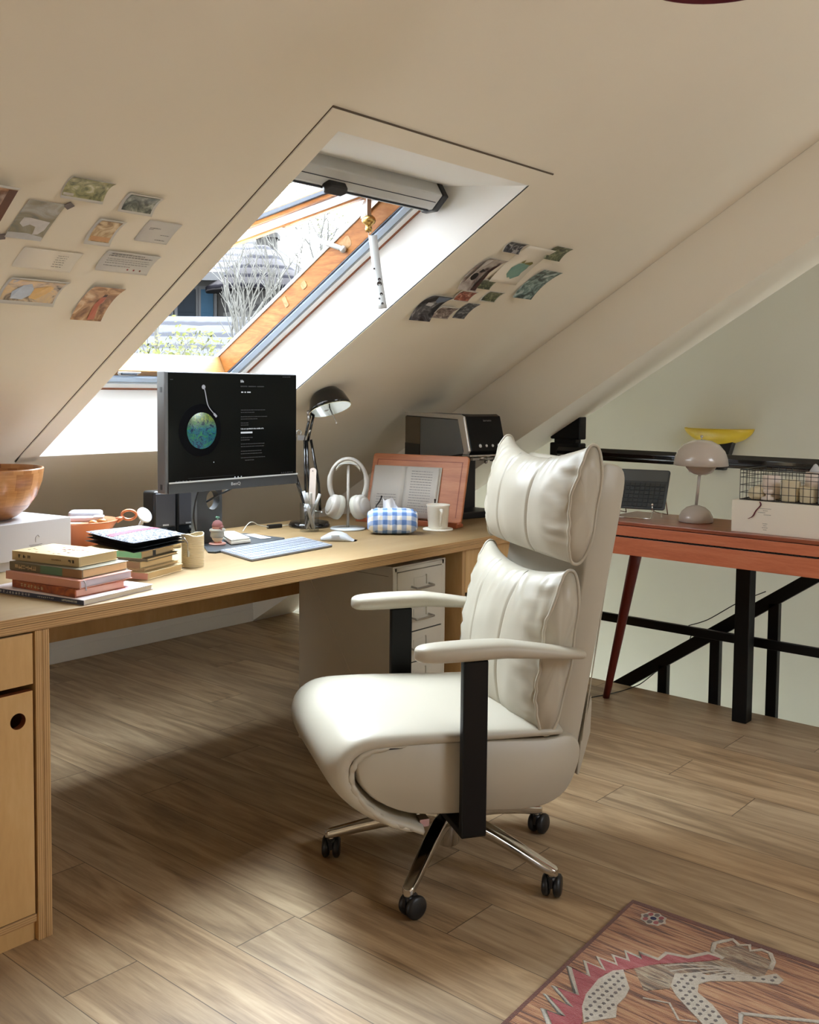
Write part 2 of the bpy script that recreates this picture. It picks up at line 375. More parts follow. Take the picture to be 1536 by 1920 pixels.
def dashes(name, m, parent, rows, T, h=.002, d=.0004):      # rows of tiny print too small to read: (x0, x1, z)
    b = B(T)
    for x0, x1, z in rows:
        x = x0
        while x < x1-.0005:
            L = min(random.uniform(.0018, .006), x1-x); b.box(x, x+L, -d, 0, z, z+h); x += L+.0010
    return b.build(name, m, parent)
def smooth(pts, n=4, closed=False):          # Catmull-Rom
    P = [Vector(p) for p in pts]; out = []; k = len(P)
    for i in range(k if closed else k-1):
        a, b, c, d = (P[(i-1) % k], P[i], P[(i+1) % k], P[(i+2) % k]) if closed else (P[max(i-1, 0)], P[i], P[i+1], P[min(i+2, k-1)])
        for j in range(n):
            t = j/n
            out.append(.5*((2*b)+(c-a)*t+(2*a-5*b+4*c-d)*t*t+(3*b-a-3*c+d)*t**3))
    if not closed: out.append(P[-1])
    return out
def rrect(x0, x1, y0, y1, r, n=5):
    out = []
    for cx, cy, a0 in ((x1-r, y1-r, 0), (x0+r, y1-r, 90), (x0+r, y0+r, 180), (x1-r, y0+r, 270)):
        for i in range(n+1):
            a = R(a0+90*i/n); out.append((cx+r*math.cos(a), cy+r*math.sin(a)))
    return out

# ------------------------------------------------------------------ room frame: X along the desk, Y towards the desk wall, Z up
SL = R(31.442); CS, SN, TN = math.cos(SL), math.sin(SL), math.tan(SL)
ZC = 2.916
def cp(u, s, n=0.0): return Vector((u, s*CS+n*SN, ZC-s*SN+n*CS))          # a point on (or n above) the sloping ceiling
CM = Matrix(((1, 0, 0, 0), (0, CS, SN, 0), (0, -SN, CS, ZC), (0, 0, 0, 1)))   # slope frame: local x=u, y=s, z=n (outwards)
VA = R(-49.4)                                                               # things turned to face the sitting corner
YK = 4.222; XB0, XB1, XG = 3.633, 3.93, 4.9; ZB = 2.583; XL = -1.5; YR = -.5; YF = -3.4
U0, U1, S0, S1 = 1.720, 2.519, 1.991, 3.581

# ------------------------------------------------------------------ THE SETTING
b = B(); b.box(XL-.05, XB1, YF-.1, YK+.1, -.16, 0); struct(b.build('floor', 'floor'))
b = B(); b.box(XB1+.001, XG+.05, YF-.1, YK+.1, -2.8, -2.7); struct(b.build('floor_lower', 'grey_paint'))
# sloping ceiling with the roof window opening
b = B(CM); sk = YK/CS - .0; s_top = (YR)/CS
sK = (YK)/CS
def q(u0, u1, s0, s1): b.box(u0, u1, s0, s1, 0, .012)
q(XL, U0, s_top, sK+.03); q(U1, XG+.05, s_top, sK+.03); q(U0, U1, s_top, S0); q(U0, U1, S1, sK+.03)
struct(b.build('ceiling', 'paint'))
ZR = ZC-YR*TN
def pz(y): return ZC-y*TN
b = B()                                   # far slope of the roof behind, with an unseen opening added for fill light
CM2 = Matrix.Translation((0, YR, ZR)) @ Matrix.Rotation(PI, 4, 'Z') @ Matrix(((1, 0, 0, 0), (0, CS, SN, 0), (0, -SN, CS, 0), (0, 0, 0, 1)))
b = B(CM2); L2 = (YR-YF)/CS
holes = [(-2.8, -1.8, 1.0, 2.2)]     # in mirrored u
us = [-XG-.05, -2.8, -1.8, -XL]
for i in range(3):
    h = [k for k in holes if abs(k[0]-us[i]) < 1e-6]
    if h:
        b.box(us[i], us[i+1], 0, h[0][2], 0, .012); b.box(us[i], us[i+1], h[0][3], L2+.03, 0, .012)
    else: b.box(us[i], us[i+1], 0, L2+.03, 0, .012)
struct(b.build('ceiling_rear', 'paint'))
zf = ZR-(YR-YF)*TN
b = B(); b.box(XL-.1, XG+.1, YK, YK+.08, -.0, ZC-YK*TN+.06); struct(b.build('wall_back', 'white_paint'))
b = B(); b.box(XB1, 4.0, YK+.001, YK+.081, -2.8, -.001); b.box(4.86, XG+.1, YK+.001, YK+.081, -2.8, -.001); b.box(4.0, 4.86, YK+.001, YK+.081, -2.8, -2.4); b.box(4.0, 4.86, YK+.001, YK+.081, -.2, -.001)
struct(b.build('wall_back_lower', 'grey_paint'))
b = B(); b.box(4.0, 4.04, YK+.02, YK+.06, -2.4, -.2); b.box(4.82, 4.86, YK+.02, YK+.06, -2.4, -.2); b.box(4.04, 4.82, YK+.02, YK+.06, -2.4, -2.36); b.box(4.04, 4.82, YK+.02, YK+.06, -.24, -.2); struct(b.build('fill_window_2', 'white_paint'))  # unseen stairwell window, added to brighten the stair wall
b = B(); b.box(XL-.1, 4.0, YF-.08, YF, -2.8, zf+.1); b.box(4.86, XG+.1, YF-.08, YF, -2.8, zf+.1); b.box(4.0, 4.86, YF-.08, YF, -2.8, -2.4); b.box(4.0, 4.86, YF-.08, YF, 0, zf+.1); struct(b.build('wall_front', 'paint'))
b = B(); b.box(4.0, 4.04, YF-.06, YF-.02, -2.4, 0); b.box(4.82, 4.86, YF-.06, YF-.02, -2.4, 0); b.box(4.04, 4.82, YF-.06, YF-.02, -2.4, -2.36); b.box(4.04, 4.82, YF-.06, YF-.02, -.04, 0); struct(b.build('fill_window_3', 'white_paint'))  # second stairwell window out of view, added as fill
wy0, wy1, wz0, wz1 = 2.1, 3.7, .10, .62
b = B()
for pr in ([(YF, 0), (wy0, 0), (wy0, pz(wy0)+.02), (YR, ZR+.02), (YF, zf+.02)], [(wy1, 0), (YK, 0), (YK, pz(YK)+.02), (wy1, pz(wy1)+.02)], [(wy0, 0), (wy1, 0), (wy1, wz0), (wy0, wz0)], [(wy0, wz1), (wy1, wz1), (wy1, pz(wy1)+.02), (wy0, pz(wy0)+.02)]):
    b.prism(pr, XL-.08, XL, 'x')
struct(b.build('wall_left', 'paint'))
b = B()
for q4 in ((wy0, wy0+.04, wz0, wz1), (wy1-.04, wy1, wz0, wz1), (wy0+.04, wy1-.04, wz0, wz0+.04), (wy0+.04, wy1-.04, wz1-.04, wz1)): b.box(XL-.06, XL-.02, *q4)
struct(b.build('fill_window_4', 'white_paint'))  # low gable window out of view, added to lift the room's light
prof = [(YF, -2.8), (YK, -2.8), (YK, ZC-YK*TN+.02), (YR, ZR+.02), (YF, zf+.02)]
b = B(); b.prism(prof, XG, XG+.08, 'x'); struct(b.build('wall_right', 'grey_paint'))
b = B(); b.box(XB1-.02, XB1-.001, YF, YK, -2.7, -.161); struct(b.build('wall_stair', 'grey_paint'))
# dropped beam between the desk bay and the stairwell
b = B(); b.prism([(YK-.001, max(.002, ZB-YK*TN)), (YK-.001, pz(YK)-.001), (YR, pz(YR)-.001), (YR, ZB-YR*TN)], XB0, XB1, 'x')
struct(b.build('trim_4', ['paint']), 'deep sloping plaster beam beside the stairwell', 'beam')
# raised surround of the roof window, standing proud, its shadow line painted as a dark strip
b = B(CM); e = .012
for u0, u1, s0, s1 in ((1.655, 2.563, 1.934, S0+.001), (1.655, U0+.001, S0, 3.614), (U1-.001, 2.563, S0, 3.2), (1.655, 2.563, S1-.001, 3.614)):
    b.box(u0, u1, s0, s1, -.0045, -.0002)
struct(b.build('trim_1', 'paint'))
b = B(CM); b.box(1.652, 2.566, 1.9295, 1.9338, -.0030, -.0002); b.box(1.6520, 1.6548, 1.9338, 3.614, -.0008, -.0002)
struct(b.build('trim_shadow', mat('painted_shadow_line', (96, 84, 70), .9)))  # dark colour stands in for the shade at the surround's top and left
# plastered reveal
NB = .207
b = B(CM)
st, sb = 2.262, 3.466
UA, UB, SA_, SB_ = U0+.001, U1-.001, S0+.001, S1-.001
b.add([(UB, SA_, -.004), (UB, st, NB), (UB, sb, NB), (UB, SB_, -.004)], [(0, 1, 2, 3)])
b.add([(UA, SA_, -.004), (UA, st, NB), (UA, sb, NB), (UA, SB_, -.004)], [(0, 3, 2, 1)])
b.add([(UA, SA_, -.004), (UB, SA_, -.004), (UB, st, NB), (UA, st, NB)], [(0, 1, 2, 3)])
b.add([(UA, SB_, -.004), (UB, SB_, -.004), (UB, sb, NB), (UA, sb, NB)], [(3, 2, 1, 0)])
struct(b.build('trim_2', 'white_paint'))
# baseboards
b = B(); b.box(XL, XB0, YK-.006, YK-.0002, .0005, .07); struct(b.build('baseboard_back', 'white_paint', bevel=.002))

# window_1 : top-hung roof window
W = bpy.data.objects.new('window_1', None); COL.objects.link(W); W['kind'] = 'structure'
F0, F1 = .200, .275
b = B(CM)
b.box(2.436, 2.52, 2.262, 3.47, F0, F1); b.box(U0-.001, 1.800, 2.262, 3.47, F0, F1)
b.build('frame_stile', 'pine', W, bevel=.003)
b = B(CM); b.box(1.8, 2.436, 3.372, 3.47, F0, F1); b.box(1.8, 2.436, 2.262, 2.315, F0, F1); b.build('frame_rail', 'pinex', W, bevel=.003)
b = B(CM); b.box(2.431, 2.53, 2.25, 3.50, F1, F1+.012); b.box(1.70, 1.805, 2.25, 3.5, F1, F1+.012); b.box(1.8, 2.44, 3.42, 3.50, F1, F1+.012); b.build('outer_flashing', 'alu', W)
b = B(CM)
b.box(2.483, 2.508, 2.27, 3.462, F0-.012, F0); b.box(1.731, 1.756, 2.27, 3.462, F0-.012, F0); b.box(1.756, 2.483, 3.437, 3.462, F0-.012, F0)
b.build('blind_rail', 'white_alu', W, bevel=.002)
b = B(CM)
b.box(2.442, 2.474, 2.30, 3.43, F0-.010, F0); b.box(1.765, 1.797, 2.30, 3.43, F0-.010, F0); b.box(1.797, 2.442, 3.399, 3.428, F0-.010, F0)
b.build('blind_rail', 'alu_blue', W, bevel=.002)
b = B(CM)
b.box(2.474, 2.483, 2.30, 3.437, F0-.003, F0); b.box(1.797, 2.474, 3.428, 3.437, F0-.003, F0); b.box(2.436, 2.442, 2.3, 3.40, F0-.004, F0)
b.build('gasket', 'darkgap', W)
b = B(CM)
b.box(2.508, 2.5195, 2.262, 3.47, F0-.014, F0); b.box(1.7195, 1.731, 2.262, 3.47, F0-.014, F0); b.box(1.731, 2.508, 3.462, 3.474, F0-.014, F0)
b.build('trim_strip', 'redwood', W, bevel=.002)
# roller blind cassette
b = B(CM); b.prism([(2.235, .140), (2.29, .128), (2.325, .150), (2.335, .19), (2.30, .199), (2.235, .199)], 1.722, 2.466, 'x'); cas = b.build('blind_cassette', 'alu', W, bevel=.004, segs=3)
b = B(CM); b.box(1.722, 2.455, 2.298, 2.301, .128, .1335); b.box(1.722, 2.455, 2.262, 2.264, .1325, .1385); b.build('groove', 'darkgap', cas)
b = B(CM); b.prism([(2.232, .136), (2.29, .124), (2.33, .147), (2.34, .19), (2.30, .199), (2.232, .199)], 2.466, 2.49, 'x'); b.build('end_cap', 'black', cas, bevel=.003)
b = B(CM); b.prism([(1.985, 2.286), (1.998, 2.268), (2.062, 2.268), (2.075, 2.286), (2.062, 2.304), (1.998, 2.304)], .112, .134, 'z'); b.build('pull_handle', 'black', cas, bevel=.004, segs=3)
# latch keeper plate on the sill
b = B(CM); b.prism([(2.02+.045*math.cos(R(a)), 3.375+.03*math.sin(R(a))) for a in range(0, 181, 15)], .196, .2025, 'z')
lt = b.build('latch_plate', 'white', W, bevel=.001)
b = B(CM); b.box(1.99, 2.05, 3.378, 3.386, .192, .197); b.build('slot', 'darkgap', lt)
# sash swung outwards about its top edge
HS = Matrix.Translation(cp(0, 2.375, .258)) @ Matrix.Rotation(-SL, 4, 'X') @ Matrix.Rotation(R(23), 4, 'X')
def sash_box(n, u0, u1, y0, y1, z0, z1, m, par=None, bev=.002):
    bb = B(HS); bb.box(u0, u1, y0, y1, z0, z1); return bb.build(n, m, par or W, bevel=bev)
SLN = 1.08
for (a, c) in ((2.395, 2.42), (1.815, 1.84)): sash_box('sash_stile', a, c, 0, SLN, 0, .05, 'pine')
for (a, c) in ((2.352, 2.395), (1.84, 1.883)): sash_box('sash_rail', a, c, 0, SLN-.05, .006, .03, 'alu_sash')
for (a, c) in ((2.335, 2.352), (1.883, 1.90)): sash_box('sash_bead', a, c, .03, SLN-.05, .016, .05, 'pine')
sash_box('sash_bottom', 1.815, 2.42, SLN-.05, SLN, 0, .05, 'pinex'); sash_box('sash_top', 1.815, 2.42, -.03, .012, 0, .05, 'pinex')
sash_box('sash_gasket', 2.321, 2.335, .012, SLN-.05, .028, .04, 'darkgap', bev=0)
sash_box('glass_pane', 1.90, 2.335, .012, SLN-.05, .034, .040, 'glass', bev=0)
sash_box('sash_cladding', 1.80, 2.435, SLN, SLN+.012, 0, .06, 'alu'); sash_box('sash_cladding', 2.42, 2.432, .05, SLN, .03, .06, 'alu')
# gas strut, hinge plate, fixing marks
b = B(); b.tube([cp(2.425, 2.635, .225), cp(2.405, 2.80, .425)], [.0085, .0085], 12); sg = b.build('gas_strut', 'alu', W)
b = B(); b.tube([cp(2.405, 2.79, .412), cp(2.40, 2.85, .485)], .004, 8); b.sphere(cp(2.425, 2.635, .225), .012); b.build('rod', 'steel', sg)
b = B(CM); b.prism([(2.36, .262), (2.52, .262), (2.49, .30), (2.40, .335)], 2.424, 2.428, 'x'); hp = b.build('hinge_plate', 'steel', W)
b = B(CM); b.prism(rrect(2.60, 2.66, .222, .262, .012), 2.4352, 2.4365, 'x'); b.prism(rrect(2.845, 2.872, .226, .252, .008), 2.4335, 2.4365, 'x'); b.prism(rrect(2.955, 2.975, .222, .262, .004), 2.434, 2.4365, 'x'); b.build('fixing_mark', 'pinex', W, bevel=.001)
for (u, s) in ((2.4, 2.31), (2.44, 2.33)): pass
b = B(CM); b.prism([(2.30, .215), (2.345, .215), (2.345, .262), (2.30, .262)], 2.4345, 2.4362, 'x'); b.build('rating_label', mat('red_label', (196, 84, 66), .6), W)

# hanging bell with a steel ruler
hx = 2.385
t = thing('hanging_bell', 'small brass bell with steel striped tag hanging in the open roof window', 'bell', (hx, 2.215, 1.86))
b = B(); b.box(-.010, .010, -.0015, .0015, -.04, .03); b.build('bracket', 'steel', t)
b = B(); b.lathe([(0, 0), (.011, -.002), (.0175, -.010), (.019, -.018), (.017, -.026), (.009, -.032), (.0085, -.040), (.010, -.043), (.0085, -.053), (0, -.053)], 24)
for v in b.v: v.z -= .036
bl_ = b.build('bell', 'brass', t); bl_.scale = (1.2, 1.2, 1)
b = B(); b.tube([(0, 0, -.088), (0, 0, -.102)], .0012, 6); b.build('cord', 'steel', t)
b = B(B().T)
def rul(a, c):
    y = -.055*c*c; return ((a-.5)*.028, -.004+y*.6, -.100-.235*c)
b.grid(2, 14, rul); rb = b.build('ruler', 'alu', t); k = rb.modifiers.new('s', 'SOLIDIFY'); k.thickness = .001
rb.rotation_euler = (0, R(-7), R(-38))
b = B()
for c, r_, a in ((.45, .003, .2), (.6, .005, .62), (.66, .008, .55), (.8, .005, .6), (.86, .003, .3), (.93, .004, .55)):
    x, y, z = rul(a, c); b.T = Matrix.Translation((x, y-.0012, z)) @ Matrix.Rotation(PI/2, 4, 'X'); b.lathe([(r_, 0), (r_*.6, 0), (r_*.6, .0008), (r_, .0008), (r_, 0)], 16)
b.build('mark', 'ink_dark', rb)

# ------------------------------------------------------------------ prints taped to the slope
PAL = dict(
 moss=[(78, 84, 62), (132, 134, 98), (168, 164, 120), (206, 204, 180)], slate=[(44, 46, 44), (84, 88, 80), (134, 138, 126), (180, 180, 168)],
 cup=[(96, 96, 84), (128, 122, 92), (150, 146, 128), (176, 176, 172)], arch=[(120, 92, 62), (174, 144, 104), (206, 184, 144), (224, 206, 172)],
 warm=[(96, 62, 40), (146, 106, 72), (190, 150, 110), (216, 190, 156)], cards=[(52, 44, 40), (196, 176, 150), (218, 190, 140), (150, 168, 196)],
 black=[(14, 14, 18), (34, 32, 36), (92, 92, 98), (190, 186, 184)], green=[(24, 28, 22), (56, 62, 42), (104, 110, 76), (168, 168, 140)],
 room=[(52, 28, 26), (150, 138, 132), (186, 178, 172), (206, 200, 196)], red=[(42, 24, 22), (120, 54, 40), (176, 104, 80), (214, 196, 180)],
 teal=[(20, 30, 30), (52, 74, 72), (118, 144, 140), (190, 200, 200)], sepia=[(46, 36, 34), (108, 94, 88), (158, 144, 138), (206, 198, 192)])
def card(name, label, u0, u1, s0, s1, pal=None, border=(.006, .006, .006, .006), curl=.006, seed=0, rot=0, shapes=(), lines=None, paper='paper', scale=30, cat='photo', group=None, lift=0, mode=1):
    w, h = u1-u0, s1-s0
    T = CM @ Matrix.Translation(((u0+u1)/2, (s0+s1)/2, -.0012-lift)) @ Matrix.Rotation(R(rot), 4, 'Z')
    t = bpy.data.objects.new(name, None)
    def off(y):                 # y: 0 upper end .. 1 lower end
        return -curl*((abs(y-.45)/.55)**2 if mode == 1 else (max(0, .75-y)/.75)**2)
    def P(x, y, d=0): return (x, y, off(y/h+.5)-d)
    o_ = B(); bl, br, bt, bb_ = border
    nx, ny = 3, 13
    o_.grid(nx, ny, lambda a, c: P((a-.5)*w, (c-.5)*h))
    me = o_.build(name, paper)
    me.matrix_world = T
    tag(me, label, cat, group)
    so = me.modifiers.new('s', 'SOLIDIFY'); so.thickness = .0005; so.offset = 1
    if pal:
        o_ = B(); o_.grid(3, 13, lambda a, c: P(-w/2+bl+a*(w-bl-br), -h/2+bt+c*(h-bt-bb_), .0009))
        o_.build('picture', pic('print_'+name+str(seed), PAL[pal], scale, .35, seed), me)
    for (cn, col, pts) in shapes:
        o_ = B()
        o_.add([P((x-.5)*w, (y-.5)*h, .0014) for x, y in pts], [tuple(range(len(pts)))])
        o_.build(cn, mat('tint_'+name+cn+str(seed), col, .5, var=.12, vscale=60), me)
    if lines:
        o_ = B()
        for (x0, x1, y, th) in lines:
            x = x0
            while x < x1:
                L = min(random.uniform(.02, .07), x1-x)
                o_.add([P((xx-.5)*w, (yy-.5)*h, .0012) for xx, yy in ((x, y-th/2), (x+L, y-th/2), (x+L, y+th/2), (x, y+th/2))], [(0, 1, 2, 3)])
                x += L+.012
        o_.build('writing', 'ink', me)
    return me
G1 = 'prints on the slope left of the roof window'; G2 = 'prints on the slope right of the roof window'
card('photo_print', 'green misty landscape photo print, highest of the left group', 1.186, 1.289, 2.290, 2.356, 'moss', (.001,.001,.001,.006), .012, 1, group=G1, shapes=[('strip', (200, 196, 188), [(.03, .80), (.27, .80), (.27, .88), (.03, .88)])])
card('photo_print', 'white-bordered dark grey garden photo print, right end of the left group', 1.338, 1.430, 2.311, 2.373, 'slate', (.007,.007,.006,.006), .009, 2, group=G1)
card('photo_print', 'grey-green photo print of a white cup with dark corner tape', 1.133, 1.219, 2.387, 2.516, 'cup', (.0,.0,.0,.0), .003, 3, group=G1, scale=12, shapes=[
    ('cup_shape', (206, 204, 204), [(.34, .45), (.92, .50), (.90, .72), (.80, .84), (.66, .86), (.62, .66), (.44, .62), (.30, .70), (.16, .62), (.18, .46)]), ('cloth_shape', (190, 192, 194), [(.0, .86), (.5, .84), (.98, .90), (1, 1), (0, 1)])])
card('photo_print', 'small white-bordered tan street photo print, centre of the left group', 1.316, 1.385, 2.408, 2.498, 'arch', (.007,.007,.007,.010), .010, 4, group=G1, shapes=[('ground', (206, 158, 112), [(.14, .72), (.86, .72), (.86, .86), (.14, .86)])])
card('postcard', 'white card with small line drawing, beside the skylight edge', 1.440, 1.533, 2.392, 2.470, None, curl=.003, seed=5, group=G1, cat='postcard', lines=[(.18, .5, .35, .03), (.18, .32, .42, .02), (.55, .85, .85, .03), (.62, .9, .62, .02)])
card('postcard', 'blank cream card with a short block of text at right', 1.195, 1.343, 2.544, 2.617, None, curl=.004, seed=6, group=G1, cat='postcard', paper='cream_card', lines=[(.62, .80, y, .02) for y in (.25, .36, .47, .58, .69, .80)])
card('postcard', 'white printed card with lines of text and three red dots', 1.397, 1.547, 2.517, 2.593, None, curl=.007, seed=7, group=G1, cat='postcard', lines=[(.1, .72, .14, .045), (.08, .9, .26, .045), (.1, .9, .42, .02), (.1, .92, .52, .02), (.1, .9, .62, .02), (.1, .6, .74, .02)],
     shapes=[('dot', (150, 70, 70), [(.58+.02*math.cos(a), .84+.04*math.sin(a)) for a in (0, 1.2, 2.5, 3.8, 5)]), ('dot', (150, 70, 70), [(.70+.02*math.cos(a), .84+.04*math.sin(a)) for a in (0, 1.2, 2.5, 3.8, 5)]), ('dot', (150, 90, 70), [(.82+.02*math.cos(a), .84+.04*math.sin(a)) for a in (0, 1.2, 2.5, 3.8, 5)])])
card('photo_print', 'white-bordered photo print of figures in pale blue and yellow', 1.212, 1.362, 2.651, 2.750, 'cards', (.006,.006,.010,.010), .012, 8, group=G1, scale=18, shapes=[
    ('blue_shape', (190, 204, 224), [(.18, .62), (.30, .34), (.42, .26), (.50, .44), (.56, .62), (.40, .84), (.2, .84)]), ('yellow_shape', (224, 186, 122), [(.52, .44), (.74, .28), (.84, .36), (.78, .60), (.62, .82), (.5, .78)])])
card('photo_print', 'borderless photo print of a woman in red beside an arched window', 1.430, 1.520, 2.653, 2.794, 'warm', (0,0,0,0), .014, 9, group=G1, scale=22, shapes=[
    ('dress_shape', (190, 112, 88), [(.56, .38), (.70, .36), (.74, .52), (.66, .62), (.74, .96), (.52, .98), (.50, .62)]), ('hair_shape', (70, 44, 34), [(.58, .28), (.68, .28), (.70, .37), (.58, .38)])])
card('photo_print', 'large brown framed-look photo print curling off the slope', .95, 1.087, 2.340, 2.545, 'warm', (.012,.0,.010,.0), .03, 10, group=G1, scale=14, shapes=[('frame_shape', (96, 56, 30), [(.86, .06), (1, .06), (1, 1), (.86, 1)])])
for i, (u, s, a, lb) in enumerate(((1.226, 2.388, 35, 'dark grey tape square at the upper corner of the cup photo'), (1.128, 2.520, 70, 'dark grey tape square at the lower corner of the cup photo'))):
    b = B(CM @ Matrix.Translation((u, s, -.0035)) @ Matrix.Rotation(R(a), 4, 'Z')); b.box(-.009, .009, -.009, .009, -.0006, .001); tag(b.build('tape_square', 'grey_tape'), lb, 'tape', 'tape squares on the cup photo')
card('photo_print', 'small dark photo print, highest of the right group', 2.714, 2.809, 2.218, 2.270, 'black', (.004,.004,.008,.001), .010, 11, group=G2, scale=45)
card('photo_print', 'small olive photo print at the right end of the right group', 2.955, 3.055, 2.200, 2.268, 'green', (.0,.0,.0,.0), .008, 12, group=G2)
card('photo_print', 'cream sheet with a teal painted patch', 2.815, 2.975, 2.222, 2.418, None, curl=.012, seed=13, group=G2, paper='cream_card', shapes=[
    ('teal_patch', (124, 162, 150), [(.30, .62), (.40, .50), (.55, .46), (.78, .48), (.82, .58), (.78, .70), (.80, .78), (.60, .88), (.52, .84), (.46, .86), (.34, .78)]), ('moss_patch', (124, 120, 60), [(.42, .46), (.50, .38), (.54, .46), (.76, .40), (.84, .44), (.80, .52), (.55, .48)])])
card('photo_print', 'pale interior photo print with a black disc shape', 2.688, 2.788, 2.304, 2.468, 'room', (0,0,0,0), .022, 14, group=G2, scale=12, mode=1, shapes=[
    ('disc_shape', (18, 16, 20), [(.44+.16*math.cos(a*PI/8), .66+.10*math.sin(a*PI/8)) for a in range(16)]), ('cone_shape', (28, 24, 26), [(.50, .42), (.74, .48), (.62, .54), (.46, .54)]), ('bench_shape', (64, 34, 32), [(.66, .98), (.86, .3), (1, .2), (1, .5), (.94, .98)]), ('wall_shape', (208, 204, 200), [(.05, .1), (.30, .04), (.34, .5), (.1, .86)])])
card('photo_print', 'tall dark blue-green photo print, right side of the right group', 3.030, 3.149, 2.319, 2.480, 'teal', (0,0,0,0), .014, 15, group=G2, scale=24)
card('photo_print', 'small white-bordered grey photo print under the pale interior print', 2.796, 2.878, 2.416, 2.466, 'green', (.005,.004,.006,.001), .006, 16, group=G2, scale=50, lift=.002)
card('photo_print', 'small white-bordered orange photo print in the right group', 2.750, 2.840, 2.487, 2.543, 'red', (.006,.004,.004,.004), .006, 17, group=G2, scale=45, lift=.004)
card('photo_print', 'small white-bordered green hillside photo print in the right group', 2.898, 2.988, 2.475, 2.533, 'green', (.006,.006,.004,.004), .006, 18, group=G2, scale=35)
card('photo_print', 'large black-and-blue photo print, lowest left of the right group', 2.634, 2.745, 2.524, 2.659, 'black', (0,0,0,0), .020, 19, group=G2, scale=18, shapes=[('sky_shape', (120, 134, 158), [(.3, .05), (.9, .05), (.95, .3), (.7, .4), (.5, .3)]), ('seat_shape', (190, 190, 192), [(.3, .4), (.62, .42), (.6, .55), (.3, .52)])])
card('photo_print', 'small brown animal photo print overlapping the large black print', 2.742, 2.838, 2.580, 2.647, 'sepia', (.003,.003,.006,.003), .006, 20, group=G2, scale=40, lift=.006)
card('photo_print', 'narrow dark photo print, lowest right of the right group', 2.859, 2.928, 2.552, 2.640, 'black', (0,0,0,0), .008, 21, group=G2, scale=40)

# pendant lamp rim at the top of the view
t = thing('pendant_lamp', 'dark-rimmed round pendant lamp just entering at the top edge', 'lamp', (1.722, .765, 2.0))
b = B(); b.lathe([(.02, .12), (.06, .10), (.125, .045), (.15, 0), (.146, 0), (.12, .04), (.055, .09), (.02, .105)], 48); b.build('lamp_shade', 'ribbon', t)
b = B(); b.cyl(.004, .12, 2.916-.765*TN-2.0-.004, 8); b.build('cord', 'black', t)

# ------------------------------------------------------------------ desk and cabinets
DZ = .758; DY0, DY1 = 2.104, 2.92
desk = thing('desk', 'long birch plywood desk with striped edge under the roof window', 'desk', (0, 0, 0))
def board(x0, x1, y0, y1, z0, z1, face, edge, name, par, eax='Z', bev=.0012):
    bb = B()
    v = [(x0, y0, z0), (x1, y0, z0), (x1, y1, z0), (x0, y1, z0), (x0, y0, z1), (x1, y0, z1), (x1, y1, z1), (x0, y1, z1)]
    tb, fb, lr = [(0, 3, 2, 1), (4, 5, 6, 7)], [(0, 1, 5, 4), (2, 3, 7, 6)], [(1, 2, 6, 5), (3, 0, 4, 7)]
    if eax == 'Z': bb.add(v, tb, 0); bb.add(v, fb+lr, 1)
    elif eax == 'X': bb.add(v, lr, 0); bb.add(v, fb+tb, 1)
    else: bb.add(v, fb, 0); bb.add(v, tb+lr, 1)
    return bb.build(name, [face, edge], par, bevel=bev)
XD0, XD1 = .30, 3.60
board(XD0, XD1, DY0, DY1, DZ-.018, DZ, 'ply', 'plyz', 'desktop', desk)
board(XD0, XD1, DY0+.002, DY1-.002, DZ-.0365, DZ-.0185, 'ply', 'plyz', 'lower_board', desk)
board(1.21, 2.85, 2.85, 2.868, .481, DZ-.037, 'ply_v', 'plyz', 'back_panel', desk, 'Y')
ZU = DZ-.0372
c1 = thing('plywood_cabinet', 'birch plywood cabinet with round finger hole under the desk at left', 'cabinet', (0, 0, 0), group=None)
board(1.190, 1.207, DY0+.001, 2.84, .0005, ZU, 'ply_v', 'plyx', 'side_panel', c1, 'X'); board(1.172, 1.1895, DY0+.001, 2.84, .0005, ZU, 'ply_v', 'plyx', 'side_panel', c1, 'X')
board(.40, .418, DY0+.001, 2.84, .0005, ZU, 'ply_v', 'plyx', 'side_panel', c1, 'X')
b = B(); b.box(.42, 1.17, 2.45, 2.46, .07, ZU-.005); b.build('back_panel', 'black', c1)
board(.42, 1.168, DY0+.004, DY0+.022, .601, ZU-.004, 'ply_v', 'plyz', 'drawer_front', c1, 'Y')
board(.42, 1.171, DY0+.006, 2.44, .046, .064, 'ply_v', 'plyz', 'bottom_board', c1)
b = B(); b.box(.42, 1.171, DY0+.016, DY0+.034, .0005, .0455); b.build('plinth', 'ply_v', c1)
b = B()                                                   # door with a round finger hole
hx0, hz0, hr = 1.130, .523, .0185; n = 32
ring = [(hx0+hr*math.cos(2*PI*i/n), hz0+hr*math.sin(2*PI*i/n)) for i in range(n)]
sq = []
x0, x1, z0, z1 = .80, 1.166, .068, .586
for i in range(n):
    a = 2*PI*i/n; dx, dz = math.cos(a), math.sin(a)
    tt = min([(x1-hx0)/dx if dx > 1e-9 else 9, (x0-hx0)/dx if dx < -1e-9 else 9, (z1-hz0)/dz if dz > 1e-9 else 9, (z0-hz0)/dz if dz < -1e-9 else 9])
    sq.append((hx0+dx*tt, hz0+dz*tt))
def snap(p):
    return p
corners = [(x1, z1), (x0, z1), (x0, z0), (x1, z0)]
for cx, cz in corners:
    k = min(range(n), key=lambda i: (sq[i][0]-cx)**2+(sq[i][1]-cz)**2); sq[k] = (cx, cz)
for y, fl in ((DY0+.004, 0), (DY0+.022, 1)):
    b.add([(p[0], y, p[1]) for p in ring+sq], [(i, (i+1) % n, n+(i+1) % n, n+i) for i in range(n)], 0)
